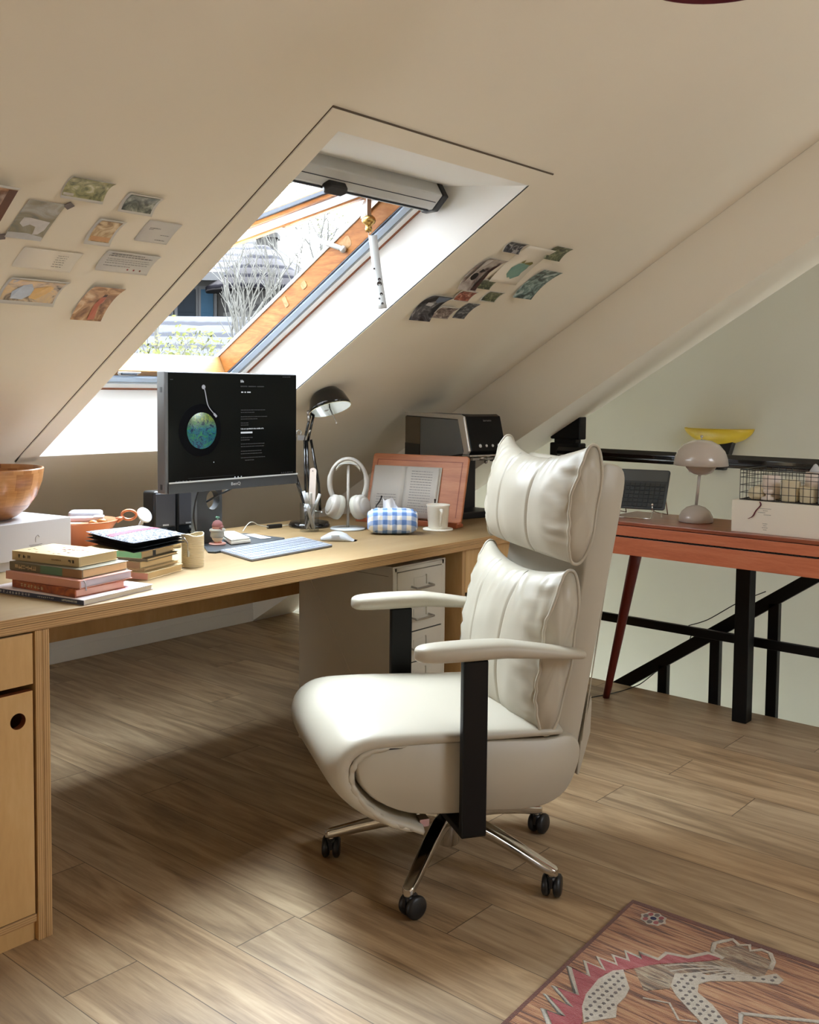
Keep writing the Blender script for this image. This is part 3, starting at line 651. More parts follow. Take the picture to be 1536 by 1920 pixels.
for P_ in (ring, sq):
    b.add([(p[0], DY0+.004, p[1]) for p in P_]+[(p[0], DY0+.022, p[1]) for p in P_], [(i, (i+1) % n, n+(i+1) % n, n+i) for i in range(n)], 1)
b.build('door', ['ply_v', 'redwood'], c1)
b = B(); b.box(.42, .797, DY0+.004, DY0+.022, .068, .586); b.build('door', 'ply_v', c1, bevel=.001)

c2 = thing('plywood_cabinet', 'birch plywood cabinet with open slot under the right end of the desk', 'cabinet', (0, 0, 0))
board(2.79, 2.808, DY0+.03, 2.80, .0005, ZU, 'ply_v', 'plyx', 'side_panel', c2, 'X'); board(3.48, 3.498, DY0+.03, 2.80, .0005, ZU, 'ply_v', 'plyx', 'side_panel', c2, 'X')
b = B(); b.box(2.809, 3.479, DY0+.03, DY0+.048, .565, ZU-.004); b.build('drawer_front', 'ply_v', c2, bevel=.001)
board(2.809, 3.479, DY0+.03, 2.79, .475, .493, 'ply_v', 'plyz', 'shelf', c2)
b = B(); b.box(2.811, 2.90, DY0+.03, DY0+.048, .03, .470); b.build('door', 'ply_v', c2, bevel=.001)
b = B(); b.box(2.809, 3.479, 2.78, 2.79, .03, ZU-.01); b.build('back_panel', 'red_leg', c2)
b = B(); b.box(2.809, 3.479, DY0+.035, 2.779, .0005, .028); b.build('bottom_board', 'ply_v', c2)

# white drawer unit
HX0, HX1, HY0, HY1 = 2.467, 2.742, 2.171, 2.615
t = thing('drawer_unit', 'white steel drawer unit on castors under the desk', 'drawer unit', (HX0, HY0, 0))
w, d = HX1-HX0, HY1-HY0
b = B(); b.box(0, .008, 0, d, .028, .69); b.box(w-.008, w, 0, d, .028, .69); b.box(0, w, d-.004, d, .028, .69); b.box(0, w, 0, d, .688, .694); b.box(0, w, 0, d, .024, .030)
b.box(.008, .02, 0, .012, .03, .69); b.box(w-.02, w-.008, 0, .012, .03, .69); b.box(.008, w-.008, 0, .012, .674, .69)
b.build('body', 'white_metal', t, bevel=.002)
b = B(); b.box(-.0006, -.0001, .02, d-.16, .660, .662); b.build('seam', 'leather_seam', t)
z = .672; hh = [.105]*6
for i, h in enumerate(hh):
    b = B(); b.box(.021, w-.021, -.002, .015, z-h+.004, z); dr = b.build('drawer', 'white_metal', t, bevel=.002)
    b = B(); b.box(.023, w-.023, .001, .01, z-h, z-h+.004); b.build('shadow_gap', 'black', dr)
    cx = w*.50; hz = z-h*.52
    b = B(); b.tube(smooth([(cx-.045, -.002, hz), (cx-.045, -.022, hz-.002), (cx-.040, -.026, hz-.003), (cx+.040, -.026, hz-.003), (cx+.045, -.022, hz-.002), (cx+.045, -.002, hz)], 4), .0035, 8); b.build('handle', 'steel', dr)
    b = B(); b.box(cx-.035, cx+.028, -.0035, -.002, hz+.002, hz+.028); b.box(cx+.028, cx+.0295, -.008, -.002, hz+.002, hz+.034); b.build('label_holder', 'white_metal', dr)
    z -= h
for x in (.03, w-.03):
    for y in (.05, d-.05):
        b = B(); b.T = Matrix.Translation((x, y, .0125)) @ Matrix.Rotation(PI/2, 4, 'Y'); b.cyl(.012, -.007, .007, 16); b.T = Matrix(); b.cyl(.004, .012, .026, 8, (x, y)); b.build('castor', 'black', t)

# ------------------------------------------------------------------ ARMCHAIR
CH = thing('office_chair', 'white leather high-back office chair with black arm posts and chrome base', 'chair', (2.11, 1.65, 0), R(148))
# local x = forward, local y: + towards the camera side
def seat_loop(path, th, W_, name, mt, off=0.0, nv=36, e=6, mn=.25, sag=0.0):
    pts = smooth([(p[0], 0, p[1]) for p in path], 5); n = len(pts); ths = [th(i/(n-1)) for i in range(n)]
    nor = []
    for i in range(n):
        tt = pts[min(i+1, n-1)]-pts[max(i-1, 0)]; tt.normalize(); nor.append(Vector((-tt.z, 0, tt.x)))
    bb = B()
    def fn(a, c):
        y = (a*2-1); k = max(mn, (1-abs(y)**e)**.5)
        j = c*(2*n); i = int(j) % (2*n)
        if i < n: p = pts[i]+nor[i]*ths[i]*k
        else:
            m_ = 2*n-1-i; p = pts[m_]-nor[m_]*ths[m_]*k
        z = p.z-sag*(1-abs(y)**2)*(1 if i < n*.6 else 0)
        return (p.x, y*W_+off, z+.0)
    bb.grid(nv, 2*n, lambda a, c: fn(a, min(c, .99999)), cv=True)
    for s_ in (0, 1):
        ring = [fn(s_, i/(2*n)) for i in range(2*n)]
        for i in range(n-1): bb.add([ring[i], ring[i+1], ring[2*n-2-i], ring[2*n-1-i]], [(0, 1, 2, 3)], 0, True)
    return bb.build(name, mt, CH)
sp = [(.322, .430), (.332, .395), (.318, .345), (.275, .300), (.20, .264), (.10, .250), (.0, .246), (-.10, .238), (-.17, .245), (-.22, .275), (-.248, .33), (-.256, .375), (-.246, .405), (-.215, .418), (-.16, .413), (-.05, .420), (.1, .430), (.24, .436)]
spp = [(p[0], p[1]) for p in [tuple((v.x, v.y)) for v in smooth([(a, c_, 0) for a, c_ in sp], 3, True)]]
b = B()
lv = [(-.268, .90), (-.264, .955), (-.255, .985), (-.24, 1.0), (.24, 1.0), (.255, .985), (.264, .955), (.268, .90)]
cx0, cz0 = .03, .345
rings = []
for y, k in lv: rings.append([(cx0+(x-cx0)*(1-(1-k)*.35), y, cz0+(z-cz0)*(1-(1-k)*.6)) for x, z in spp])
n = len(spp); b.add([p for r_ in rings for p in r_], [(i*n+j, i*n+(j+1) % n, (i+1)*n+(j+1) % n, (i+1)*n+j) for i in range(len(lv)-1) for j in range(n)], 0, True)
b.add(rings[0], [tuple(range(n))], 0, True); b.add(rings[-1], [tuple(range(n))], 0, True)
b.build('seat_base', 'leather', CH)
path = [(-.20, .428), (-.05, .432), (.10, .438), (.22, .441), (.31, .436), (.352, .405), (.353, .355), (.315, .300), (.255, .255), (.20, .232), (.160, .214)]
def th(t_): return (.020+.016*math.sin(min(1, t_*1.6)*PI*.5)) if t_ < .55 else max(.017, .036-.05*(t_-.55))
seat_loop(path, th, .272, 'seat_cushion', 'leather')
for s_ in (1, -1):                                  # gathered edge running round the front corner of the cushion
    b = B(); pp = smooth([(p[0]-.018, s_*.266, p[1]-.012) for p in path[3:-1]], 8); nn = len(pp)
    b.tube([(p.x+.0010*math.sin(i*1.9), p.y+.0015*math.sin(i*1.3), p.z+.0010*math.cos(i*1.7)) for i, p in enumerate(pp)], [(.0080+.0010*math.sin(i*1.6))*min(1, .15+i/9, .3+(nn-1-i)/8) for i in range(nn)], 8)
    b.build('seat_piping', 'leather', CH)
b = B(); b.prism([(.215, .425), (.29, .4335), (.255, .4255)], .262, .2695, 'y'); b.build('seat_vent', 'black', CH)
# back frame
def bk(d, h):        # d forward of the back plane, h up along it -> (x, z)
    return (-.200-.1574*h+.9875*d, .400+.9875*h+.1574*d)
b = B(); bp = [bk(.012, 0), bk(.006, .3), bk(.004, .60), bk(-.002, .690), bk(-.03, .705), bk(-.075, .69), bk(-.083, .60), bk(-.072, .3), bk(-.062, .0), bk(-.05, -.07), bk(-.0, -.07)]
spb = [(v.x, v.y) for v in smooth([(a, c_, 0) for a, c_ in bp], 4, True)]; n = len(spb)
cxb, czb = bk(-.035, .33); rings = []
for y, k in ((-.245, .72), (-.243, .85), (-.236, .95), (-.222, 1), (.222, 1), (.236, .95), (.243, .85), (.245, .72)):
    rr = []
    for x, z in spb:
        # local thickness direction shrink
        h = (z-.4)/.9875; bx, bz = bk(-.035, h); rr.append((bx+(x-bx)*k, y*(1-.07*max(0, h)), z-(.02*(1-k) if h > .6 else 0)))
    rings.append(rr)
b.add([p for r_ in rings for p in r_], [(i*n+j, i*n+(j+1) % n, (i+1)*n+(j+1) % n, (i+1)*n+j) for i in range(7) for j in range(n)], 0, True)
b.add(rings[0], [tuple(range(n))], 0, True); b.add(rings[-1], [tuple(range(n))], 0, True)
bkf = b.build('backrest', 'leather', CH)
for s_ in (1, -1):
    b = B(); b.tube([(bk(-.070, h)[0], s_*.2405*(1-.07*h), bk(-.070, h)[1]) for h in [i*.04 for i in range(18)]], .0016, 6); b.build('seam', 'leather', bkf)
b = B(); b.prism([bk(-.085, .10), bk(-.095, .02), bk(-.082, -.09), bk(-.075, -.09), bk(-.07, .0), bk(-.078, .12)], -.22, .235, 'y'); b.build('rear_flap', 'leather', CH, bevel=.003)

def cushion(name, h0, h1, W_, T0, top_rise, top_dip, bot_rise, lean=0, seams=(.37,), seed=0.0, ex_=2.5):
    hc, H = (h0+h1)/2, (h1-h0)/2
    NU, NV = 130, 88
    def cross(y, ang):
        c_, s_ = math.cos(ang), math.sin(ang)
        ce = math.copysign(abs(c_)**(2/ex_), c_); se = math.copysign(abs(s_)**(2/2.3), s_)
        ay = abs(y)
        T = T0*(1-.36*ay**3.0)
        if se > 0: hh = hc+se*(H+top_rise*ay**2.2-top_dip*(1-ay**2))
        else: hh = hc+se*(H-bot_rise*(1-ay**2)*0 - bot_rise*ay**2)
        # fuller in the middle, pinched to the rim towards top and bottom
        f_ = (ce*.5+.5)
        d_ = .008+T*f_*(1-.10*abs(se)**2)
        if ce > 0:
            for q_ in seams:
                d_ -= ce*.0065*math.exp(-((ay-q_)/.016)**2)
            d_ += ce*.0035*math.cos((ay-.0)*PI*2/.74)
            w_ = max(0, (ay-.62)/.38)
            ww = noise.noise(Vector((y*3+seed, hh*16, 0)))
            d_ += ce*w_*(1-.55*max(0, (ay-.93)/.07))*(.0095*math.sin(hh*120+5*ww+8*y)*(.5+.5*ww)+.004*ww)
            wt = max(0, (se-.45)/.55)*(1-w_)
            d_ += ce*wt*.0045*math.sin(y*34+6*noise.noise(Vector((y*4, hh*9, seed))))
            d_ += ce*.003*noise.noise(Vector((y*5, hh*14, 3+seed)))
        return d_, hh
    bb = B()
    def fn(a, c):
        y = a*2-1; d_, hh = cross(y, c*2*PI); x, z = bk(d_+lean, hh)
        return (x, y*W_+(.004*math.sin(hh*40) if abs(y) > .98 else 0), z)
    bb.grid(NU, NV, fn, cv=True)
    for s_ in (0, 1):
        ring = [fn(s_, j/NV) for j in range(NV)]
        cen = Vector((sum(p[0] for p in ring)/NV, ring[0][1]+(.010 if s_ else -.010), sum(p[2] for p in ring)/NV))
        mid = [tuple(Vector(p).lerp(cen, .4)+Vector((0, (.006 if s_ else -.006), 0))) for p in ring]
        bb.add(ring+mid+[tuple(cen)], [(j, (j+1) % NV, NV+(j+1) % NV, NV+j) for j in range(NV)]+[(NV+j, NV+(j+1) % NV, 2*NV) for j in range(NV)], 0, True)
    o_ = bb.build(name, 'leather', CH)
    for s_ in (0, 1):
        bb = B(); bb.tube([fn(s_, j/NV) for j in range(NV)], .0042, 8, closed=True); bb.build('piping', 'leather', o_)
    for q_ in seams:
        for sg_ in (1, -1):
            bb = B(); pl = []
            for j in range(60):
                an = -PI*.42+PI*.86*j/59; d_, hh = cross(sg_*q_, an); x, z = bk(d_+lean+.0005, hh); pl.append((x, sg_*q_*W_, z))
            bb.tube(pl, .0011, 5); bb.build('seam', 'leather_seam', o_)
    return o_
cushion('lumbar_cushion', .015, .405, .262, .135, .022, .012, .0, 0, (.36,), 1.3)
cushion('headrest_cushion', .445, .715, .268, .118, .028, .022, .0, 0, (.36,), 4.7)
# arms
for s_ in (1, -1):
    nm = 'near' if s_ > 0 else 'far'
    b = B()
    prof_ = [(.198, .0, .008), (.191, .020, .016), (.168, .034, .021), (.10, .040, .023), (.0, .040, .022), (-.10, .037, .018), (-.18, .033, .014), (-.228, .026, .011), (-.240, .012, .006)]
    PP = smooth([(p[0], p[1], p[2]) for p in prof_], 4)
    def afn(a, c, PP=PP, s_=s_):
        k = min(int(a*(len(PP)-1)+.5), len(PP)-1); x, hw, hh = PP[k]; an = 2*PI*c
        ce, se = math.cos(an), math.sin(an)
        zt = .654+.004*math.cos((x-.05)*6)-max(0, (-x-.02))*.11
        return (x, s_*.30+hw*math.copysign(abs(ce)**.75, ce), zt+hh*math.copysign(abs(se)**.8, se)-(.008 if se < 0 else 0)*0)
    b.grid(len(PP), 20, afn, cv=True); b.build('arm_pad', 'leather', CH)
    b = B(); b.box(.016, .079, s_*.300-.012, s_*.300+.012, .208, .634); b.build('arm_post', 'black_matte', CH, bevel=.004, segs=3)
b = B(); b.box(.016, .079, -.31, .31, .205, .225); b.box(-.08, .12, -.10, .10, .205, .238); b.build('seat_bracket', 'black_matte', CH, bevel=.003)
b = B(); b.tube([(.115, .10, .228), (.14, .19, .228), (.15, .235, .226)], .006, 10); b.box(.138, .162, .215, .245, .218, .236); b.build('lever', 'chrome', CH)
b = B(); b.lathe([(.026, .052), (.030, .056), (.030, .10), (.036, .115), (.036, .14), (.020, .145), (.020, .205)], 32); b.build('gas_column', 'chrome', CH)
for i in range(5):
    a = R(129+72*i-148); ca, sa = math.cos(a), math.sin(a)
    T = Matrix.Rotation(a, 4, 'Z')
    b = B(T)
    secs = [(.025, .020, .105, .150), (.08, .020, .108, .147), (.16, .019, .098, .130), (.24, .018, .080, .108), (.30, .0165, .064, .090), (.325, .0145, .060, .083), (.333, .008, .060, .078)]
    def lf(u_, c):
        k = u_*(len(secs)-1); i0 = min(int(k), len(secs)-2); f_ = k-i0
        x, w_, z0, z1 = [secs[i0][q_]*(1-f_)+secs[i0+1][q_]*f_ for q_ in range(4)]
        an = 2*PI*c; ce, se = math.cos(an), math.sin(an)
        return (x, w_*math.copysign(abs(ce)**.45, ce), (z0+z1)/2+(z1-z0)/2*math.copysign(abs(se)**.6, se)+(.003*math.exp(-(ce/.35)**2)*-1 if se > 0 else 0))
    b.grid(26, 24, lf, cv=True); b.add([lf(1, k_/24) for k_ in range(24)], [tuple(range(24))])
    lg = b.build('leg', 'chrome', CH)
    b = B(); b.cyl(.0085, .052, .066, 14, (.318*ca, .318*sa)); b.build('stem', 'chrome', lg)
    sw = [70, 20, 55, 35, 160][i]; Tc = Matrix.Translation((.318*ca, .318*sa, 0)) @ Matrix.Rotation(R(sw), 4, 'Z')
    b = B(Tc)
    for y0_, y1_ in ((-.024, -.005), (.005, .024)):
        b.T = Tc @ Matrix.Translation((-.012, 0, .0295)) @ Matrix.Rotation(PI/2, 4, 'X'); b.lathe([(0, y0_), (.022, y0_), (.028, y0_+.004), (.0292, (y0_+y1_)/2), (.028, y1_-.004), (.022, y1_), (0, y1_)], 28)
    b.T = Tc; b.prism([(-.02, .03), (.014, .03), (.014, .054), (-.008, .056), (-.028, .048)], -.0045, .0045, 'y')
    b.cyl(.011, .038, .056, 14)
    b.build('castor', 'black', CH)

# ------------------------------------------------------------------ side table with hinged front
TX0, TX1, TZ = 3.42, 3.76, .787
t = thing('side_table', 'reddish wood table with splayed dark red legs beside the stair railing', 'table', (TX0, 0, 0))
b = B(); b.box(-.004, TX1-TX0, -.55, 1.98, TZ-.014, TZ); b.build('tabletop', 'table_top', t, bevel=.002)
b = B(); b.box(-.002, .016, -.548, 1.978, TZ-.054, TZ-.0165); b.build('upper_apron', 'table_wood', t, bevel=.0015)
b = B(); b.box(.004, TX1-TX0-.004, -.545, 1.975, TZ-.060, TZ-.0145); b.build('groove', 'black', t)
b = B(); b.box(0.0, TX1-TX0-.002, -.548, 1.978, TZ-.126, TZ-.0605); b.build('lower_apron', 'table_wood', t, bevel=.0015)
b = B()
yy = -.54
while yy < 1.97: b.box(-.0015, .003, yy, yy+.012, TZ-.0595, TZ-.0555); yy += .020
b.build('slotted_strip', 'black', t)
for (xa, ya, xb, yb) in ((.20, 1.90, .290, 2.075), (.035, 1.955, -.02, 2.10), (.10, -.45, 0, -.62), (.24, -.45, .33, -.62)):
    b = B(); n = 10
    b.tube([(xa+(xb-xa)*i/n, ya+(yb-ya)*i/n, (TZ-.127)*(1-i/n)+.0005) for i in range(n+1)], [.024-.010*i/n for i in range(n+1)], 16); b.build('leg', 'red_leg', t)

# flowerpot table lamp
t = thing('table_lamp', 'glossy grey-beige dome table lamp with half-globe base on the side table', 'lamp', (3.60, 1.650, TZ), VA)
b = B(); b.lathe([(.062, 0), (.0645, .004), (.062, .022), (.052, .041), (.034, .056), (.012, .063), (0, .064)], 48); b.build('base', 'tan_lamp', t)
b = B(); b.tube([(0, 0, .06), (0.012, 0, .21)], .0055, 14); b.build('stem', 'tan_lamp', t)
b = B(); b.lathe([(0, .176), (.02, .178), (.042, .188), (.055, .206), (.058, .226), (.056, .226), (.052, .208), (.04, .192), (0, .180)], 48, (.014, 0)); b.build('lower_shade', 'tan_lamp', t)
b = B(); b.lathe([(.098, .214), (.100, .216), (.097, .240), (.086, .268), (.066, .292), (.038, .306), (.006, .311), (0, .311)], 64, (.014, 0)); sh = b.build('lamp_shade', 'tan_lamp', t)
k = sh.modifiers.new('s', 'SOLIDIFY'); k.thickness = .0018
b = B(); b.cyl(.002, .31, .318, 8, (.014, 0)); b.sphere((.014, 0, .3225), .0055); b.build('finial', 'chrome', t)

# tablet with keyboard on wire stand
t = thing('tablet_keyboard', 'dark grey tablet keyboard case propped on the wire stand', 'tablet', (3.56, 1.855, TZ+.035), R(-75))
T = Matrix.Rotation(R(-36), 4, 'X')
b = B(T); b.prism(rrect(-.16, .088, .0, .178, .010), -.004, .004, 'y'); bd = b.build('keyboard_case', mat('dark_grey_case', (70, 76, 80), .5), t, bevel=.0015)
b = B(T); b.box(-.155, .082, -.0055, -.004, .123, .172); b.build('trackpad_strip', mat('grey_panel', (92, 98, 102), .4), bd)
b = B(T)
for r_ in range(6):
    for c_ in range(12): b.box(-.153+c_*.0195, -.1365+c_*.0195, -.007, -.004, .008+r_*.0182, .0225+r_*.0182)
b.build('keys', mat('dark_keys', (52, 58, 62), .45), bd)
t = thing('wire_stand', 'thin chrome wire easel stand holding the tablet keyboard', 'stand', (3.56, 1.855, TZ), R(-75))
b = B()
for x in (-.12, .045):
    b.tube([(x, -.045, .004), (x, -.045, .0045), (x+.002, -.012, .031), (x+.002, .008, .031), (x+.002, .106, .155)], .0022, 8)
    b.tube([(x, -.018, .034), (x, -.018, .052)], .0022, 8); b.sphere((x, -.018, .056), .0055, 12, 8)
    b.tube([(x+.002, -.018, .031), (x+.03, .13, .004)], .0022, 8); b.tube([(x+.03, .13, .004), (x+.012, .108, .15)], .0022, 8)
b.tube([(-.12, -.045, .004), (.045, -.045, .004)], .0022, 8)
b.build('wire_frame', 'chrome', t)

# cream gift box and the basket of candles on it
BX, BY = 3.449, 1.448
t = thing('gift_box', 'long cream card box with maroon ribbon end on the side table', 'box', (BX, BY, TZ), 0)
b = B(); b.box(0, .27, -.42, 0, 0, .112); b.build('box_body', 'cream_card', t, bevel=.0015)
b = B(); pl = [(-.0015, -.100, .112), (-.002, -.104, .10), (-.003, -.088, .08), (-.004, -.078, .06), (-.006, -.062, .05)]
b.grid(2, 12, lambda a, c: tuple(Vector(smooth(pl, 3)[min(12, int(c*12))])+Vector((0, (a-.5)*.005, 0)))); rbn = b.build('ribbon', 'ribbon', t); rbn.modifiers.new('s', 'SOLIDIFY').thickness = .0008
dashes('lettering', 'ink', t, [(.100, .140, .088), (.112, .128, .081), (.095, .120, .074), (.115, .140, .067), (.112, .128, .036), (.114, .126, .029), (.110, .130, .022), (.114, .126, .015)], Matrix.Rotation(-PI/2, 4, 'Z'), .0016)
t = thing('wire_basket', 'black wire grid basket of candles on the cream box', 'basket', (BX+.015, BY-.022, TZ+.1125), 0)
b = B(); Wd, Ln, Hh = .235, .38, .106; g = .0265; r_ = .0011
def rect(z, r): b.tube([(0, 0, z), (Wd, 0, z), (Wd, -Ln, z), (0, -Ln, z)], r, 6, closed=True)
rect(.002, .0016); rect(Hh, .0022); rect(Hh-.012, .0012)
for k in range(1, 4): rect(k*g, r_)
y = 0
while y > -Ln-.001:
    b.tube([(0, y, Hh), (0, y, .002), (Wd, y, .002), (Wd, y, Hh)], r_, 6); y -= g*.92
x = g
while x < Wd: b.tube([(x, 0, Hh), (x, 0, .002), (x, -Ln, .002), (x, -Ln, Hh)], r_, 6); x += g
b.build('wire_grid', 'wire', t)
bz = TZ+.1125+.0035
def jar(label, x, y, r_, h, m, kind='jar', z=0, tilt=None):
    b = B()
    if kind == 'jar': b.lathe([(0, 0), (r_*.94, 0), (r_, .004), (r_, h-.003), (r_*.96, h), (r_*.84, h), (r_*.84, h-.008), (0, h-.010)], 28)
    elif kind == 'round': b.lathe([(0, 0), (r_*.7, 0), (r_, h*.3), (r_*.95, h*.75), (r_*.6, h), (0, h)], 28)
    elif kind == 'foot': b.lathe([(0, 0), (r_, 0), (r_*.95, .008), (r_*.4, h*.35), (r_*.35, h*.5), (r_*.75, h*.75), (r_*.7, h), (0, h)], 28)
    elif kind == 'shell': b.grid(24, 20, lambda a, c: (math.cos(2*PI*a)*math.sin(PI*c)*r_*(1+.12*math.sin(8*PI*a)), math.sin(2*PI*a)*math.sin(PI*c)*r_*(1+.12*math.sin(8*PI*a)), h*.5-h*.5*math.cos(PI*c)), cu=True)
    elif kind == 'cone': b.lathe([(0, 0), (r_, 0), (r_*.95, .004), (r_*.3, h*.9), (r_*.1, h), (0, h)], 24)
    elif kind == 'cup': 
        b.lathe([(0, 0), (r_*.9, 0), (r_, .005), (r_, h), (r_*.88, h), (r_*.86, .01), (0, .01)], 28); b.tube([(r_*math.sin(a)*.5+0, -r_-.010+.012*math.cos(a)*-1, h*.6+.012*math.sin(a)) for a in [k*PI/6 for k in range(12)]], .0028, 8, closed=True)
    o_ = b.build({'jar': 'candle', 'round': 'candle', 'foot': 'candle_holder', 'shell': 'candle', 'cone': 'candle', 'cup': 'candle_cup'}[kind], m)
    o_.location = (BX+.015+x, BY-.022+y, bz+z)
    if tilt: o_.rotation_euler = tilt
    tag(o_, label, 'candle', 'candles and holders in the wire basket'); return o_
jar('low cream wax candle at the left front corner of the wire basket', .040, -.045, .030, .040, 'cream_wax', 'round')
jar('small blush footed holder behind the basket ribbon end', .034, -.088, .024, .036, 'blush_wax', 'foot')
jar('faceted blush tumbler standing second in the wire basket', .085, -.078, .031, .080, 'blush_wax', 'jar')
jar('cream cup with small ring handle in the wire basket', .095, -.150, .026, .064, 'cream_wax', 'cup')
jar('tall cream jar candle in the middle of the wire basket', .042, -.160, .029, .073, 'cream_wax', 'jar')
jar('squat cream jar candle at the front right of the wire basket', .042, -.222, .027, .052, 'cream_wax', 'jar')
jar('tall pale candle rising above the rim behind the squat jar', .098, -.225, .033, .100, 'blush_wax', 'jar')
jar('white cone-shaped candle tip lying on top of the tall candle', .098, -.225, .020, .028, 'white', 'cone', z=.1012)
jar('white jar candle at the right edge of the view in the basket', .042, -.285, .028, .078, 'white', 'jar')
jar('shell-shaped cream candle behind the low left candle', .118, -.030, .026, .044, 'cream_wax', 'shell')

# ------------------------------------------------------------------ stair railing and stairwell
t = thing('stair_railing', 'black steel stair railing with flat handrail and diagonal bar', 'railing', (0, 0, 0))
b = B(); b.prism([(3.860, .978), (3.930, .978), (3.935, .992), (3.945, .994), (3.945, 1.012), (3.935, 1.026), (3.868, 1.030), (3.852, 1.014), (3.852, .998), (3.860, .990)], -1.2, 2.43, 'y'); b.build('handrail', 'black_gloss', t, bevel=.002)
b = B(); b.box(3.893, 3.912, -1.2, 2.43, .275, .312); b.build('middle_rail', 'black_matte', t, bevel=.003)
b = B()
for (y0_, y1_, z0_, z1_) in ((2.325, 2.475, 1.062, 1.155), (2.325, 2.475, .98, 1.048)): pass
b.prism([(2.322, 1.062), (2.474, 1.062), (2.474, 1.096), (2.388, 1.156), (2.372, 1.162), (2.322, 1.164)], 3.868, 3.925, 'x')
b.prism([(2.322, .97), (2.476, .97), (2.476, 1.046), (2.322, 1.046)], 3.868, 3.925, 'x'); b.build('newel_cap', 'black_matte', t, bevel=.006, segs=3)
b = B(); b.box(3.874, 3.92, 2.345, 2.456, 0.0005, 1.07); b.build('newel_post', 'black_matte', t, bevel=.003)
b = B(); b.box(3.772, 3.830, 1.502, 1.560, .0005, TZ-.128); b.build('post', 'black_matte', t, bevel=.003)
b = B(); b.box(3.81, 3.832, 1.495, 1.50, TZ-.19, TZ-.14); b.box(3.826, 3.832, 1.478, 1.50, TZ-.185, TZ-.15); b.build('bracket', 'black_matte', t, bevel=.002)
XR = 3.965
b = B(); b.prism([(2.215, -.030), (2.16, -.055), (.85, .880), (.85, .938)], XR-.012, XR+.03, 'x'); b.build('diagonal_bar', 'black_matte', t, bevel=.003)
for yb, wd in ((1.945, .042), (1.716, .042), (1.478, .042), (1.24, .042), (1.0, .042)):
    zt = -.022+(2.11-yb)*.716+.015
    b = B(); b.box(XR-.012, XR+.020, yb-wd/2, yb+wd/2, -.4, zt); b.build('baluster', 'black_matte', t, bevel=.002)
b = B(); b.box(3.932, 3.953, -1.2, 2.4, -.40, -.36); b.build('lower_rail', 'black_matte', t)
b = B(); b.tube(smooth([(3.90, 1.49, .50), (3.90, 1.60, .44), (3.895, 1.72, .355), (3.89, 1.80, .318)], 6), .0022, 6); b.tube(smooth([(3.89, 1.80, .318), (3.99, 1.85, .22), (3.96, 2.02, .035), (3.90, 2.06, .004), (3.78, 2.08, .003), (3.64, 2.12, .003), (3.54, 2.10, .003)], 6), .0022, 6)
tag(b.build('power_cable', 'black'), 'thin black cable looping off the railing onto the floor', 'cable')
# wall sconce
t = thing('wall_lamp', 'yellow half-bowl wall lamp with black cone arm on the stair wall', 'lamp', (XG, 2.129, 1.03), R(-90))
b = B()                                   # local x = right as seen, local -y ... towards room
def bowlfn(a, c):
    an = PI*a; ph = PI/2*c
    return (-.178*math.cos(an)*math.cos(ph), -.002-.15*math.sin(an)*math.cos(ph), .068-.084*math.sin(ph)**1.2)
b.grid(33, 14, bowlfn); bo = b.build('lamp_bowl', 'yellow', t); bo.modifiers.new('s', 'SOLIDIFY').thickness = .004
b = B(); b.prism([(-.03, -.14), (.045, -.14), (.095, .03), (-.06, .03)], -.05, -.002, 'y'); b.build('lamp_arm', 'black', t, bevel=.004)

# ------------------------------------------------------------------ THINGS ON THE DESK
# monitor
MX0, MX1, MY, MZ0, MZ1 = 1.841, 2.380, 2.54, .9505, 1.3215
t = thing('monitor', 'black flat-screen monitor with dark record player display on the desk', 'monitor', (2.110, 2.565, DZ), 0)
X = lambda x: x-2.110
b = B(); b.box(X(MX0), X(MX1), -.025, .014, MZ0-DZ, MZ1-DZ); hb = b.build('housing', 'bezel_side', t, bevel=.003)
b = B()
for z_ in (.205, .50): b.box(X(MX0)-.0006, X(MX0)+.001, -.012, -.002, z_, z_+.016)
b.build('side_port', 'black', hb)
b = B(); b.box(-.276, .2885, -.0285, -.0262, .204, .5635); scr = b.build('screen', 'screen', t); scr.scale = (.9287, .9287, .9287); scr.location = (0, 0, .0365)
b = B(); b.box(X(MX0)+.010, X(MX1), -.031, -.0255, MZ0-DZ, MZ0-DZ+.034); ch = b.build('chin', 'bezel', t, bevel=.002)
b = B(); b.box(X(MX0)+.010, X(MX1), -.0325, -.0305, MZ0-DZ+.031, MZ0-DZ+.0355); b.build('chin_edge', 'alu', ch)
text('BenQ', 'lettering', .014, 'alu', ch, (.0, -.0315, MZ0-DZ+.012), (PI/2, 0, 0), align='CENTER', sx=1.2)
FY = -.0292
b = B(); b.T = Matrix.Translation((-.148, FY+.0006, .373)) @ Matrix.Rotation(PI/2, 4, 'X'); b.cyl(.088, 0, .0006, 64)
hb2 = b.build('record_disc', 'disc', scr)
b = B(); b.T = Matrix.Translation((-.142, FY, .372)) @ Matrix.Rotation(PI/2, 4, 'X'); b.lathe([(0, .0004), (.061, .0004), (.061, 0)], 64)
al = b.build('album_cover', 'album', scr)
b = B(); b.tube(smooth([(-.133, FY-.0008, .515), (-.128, FY-.0008, .50), (-.116, FY-.0008, .455), (-.088, FY-.0008, .425)], 5), .0028, 8, flat=.3)
b.T = Matrix.Translation((-.135, FY-.0006, .518)) @ Matrix.Rotation(PI/2, 4, 'X'); b.cyl(.0075, 0, .0004, 24)
b.T = Matrix.Translation((-.086, FY-.0008, .423)) @ Matrix.Rotation(R(43), 4, 'Y'); b.box(-.008, .008, -.0004, 0, -.004, .004)
b.build('tonearm', 'arm_glow', scr)
text('life', 'lettering', .013, 'white_glow', scr, (.025, FY, .535), (PI/2, 0, 0))
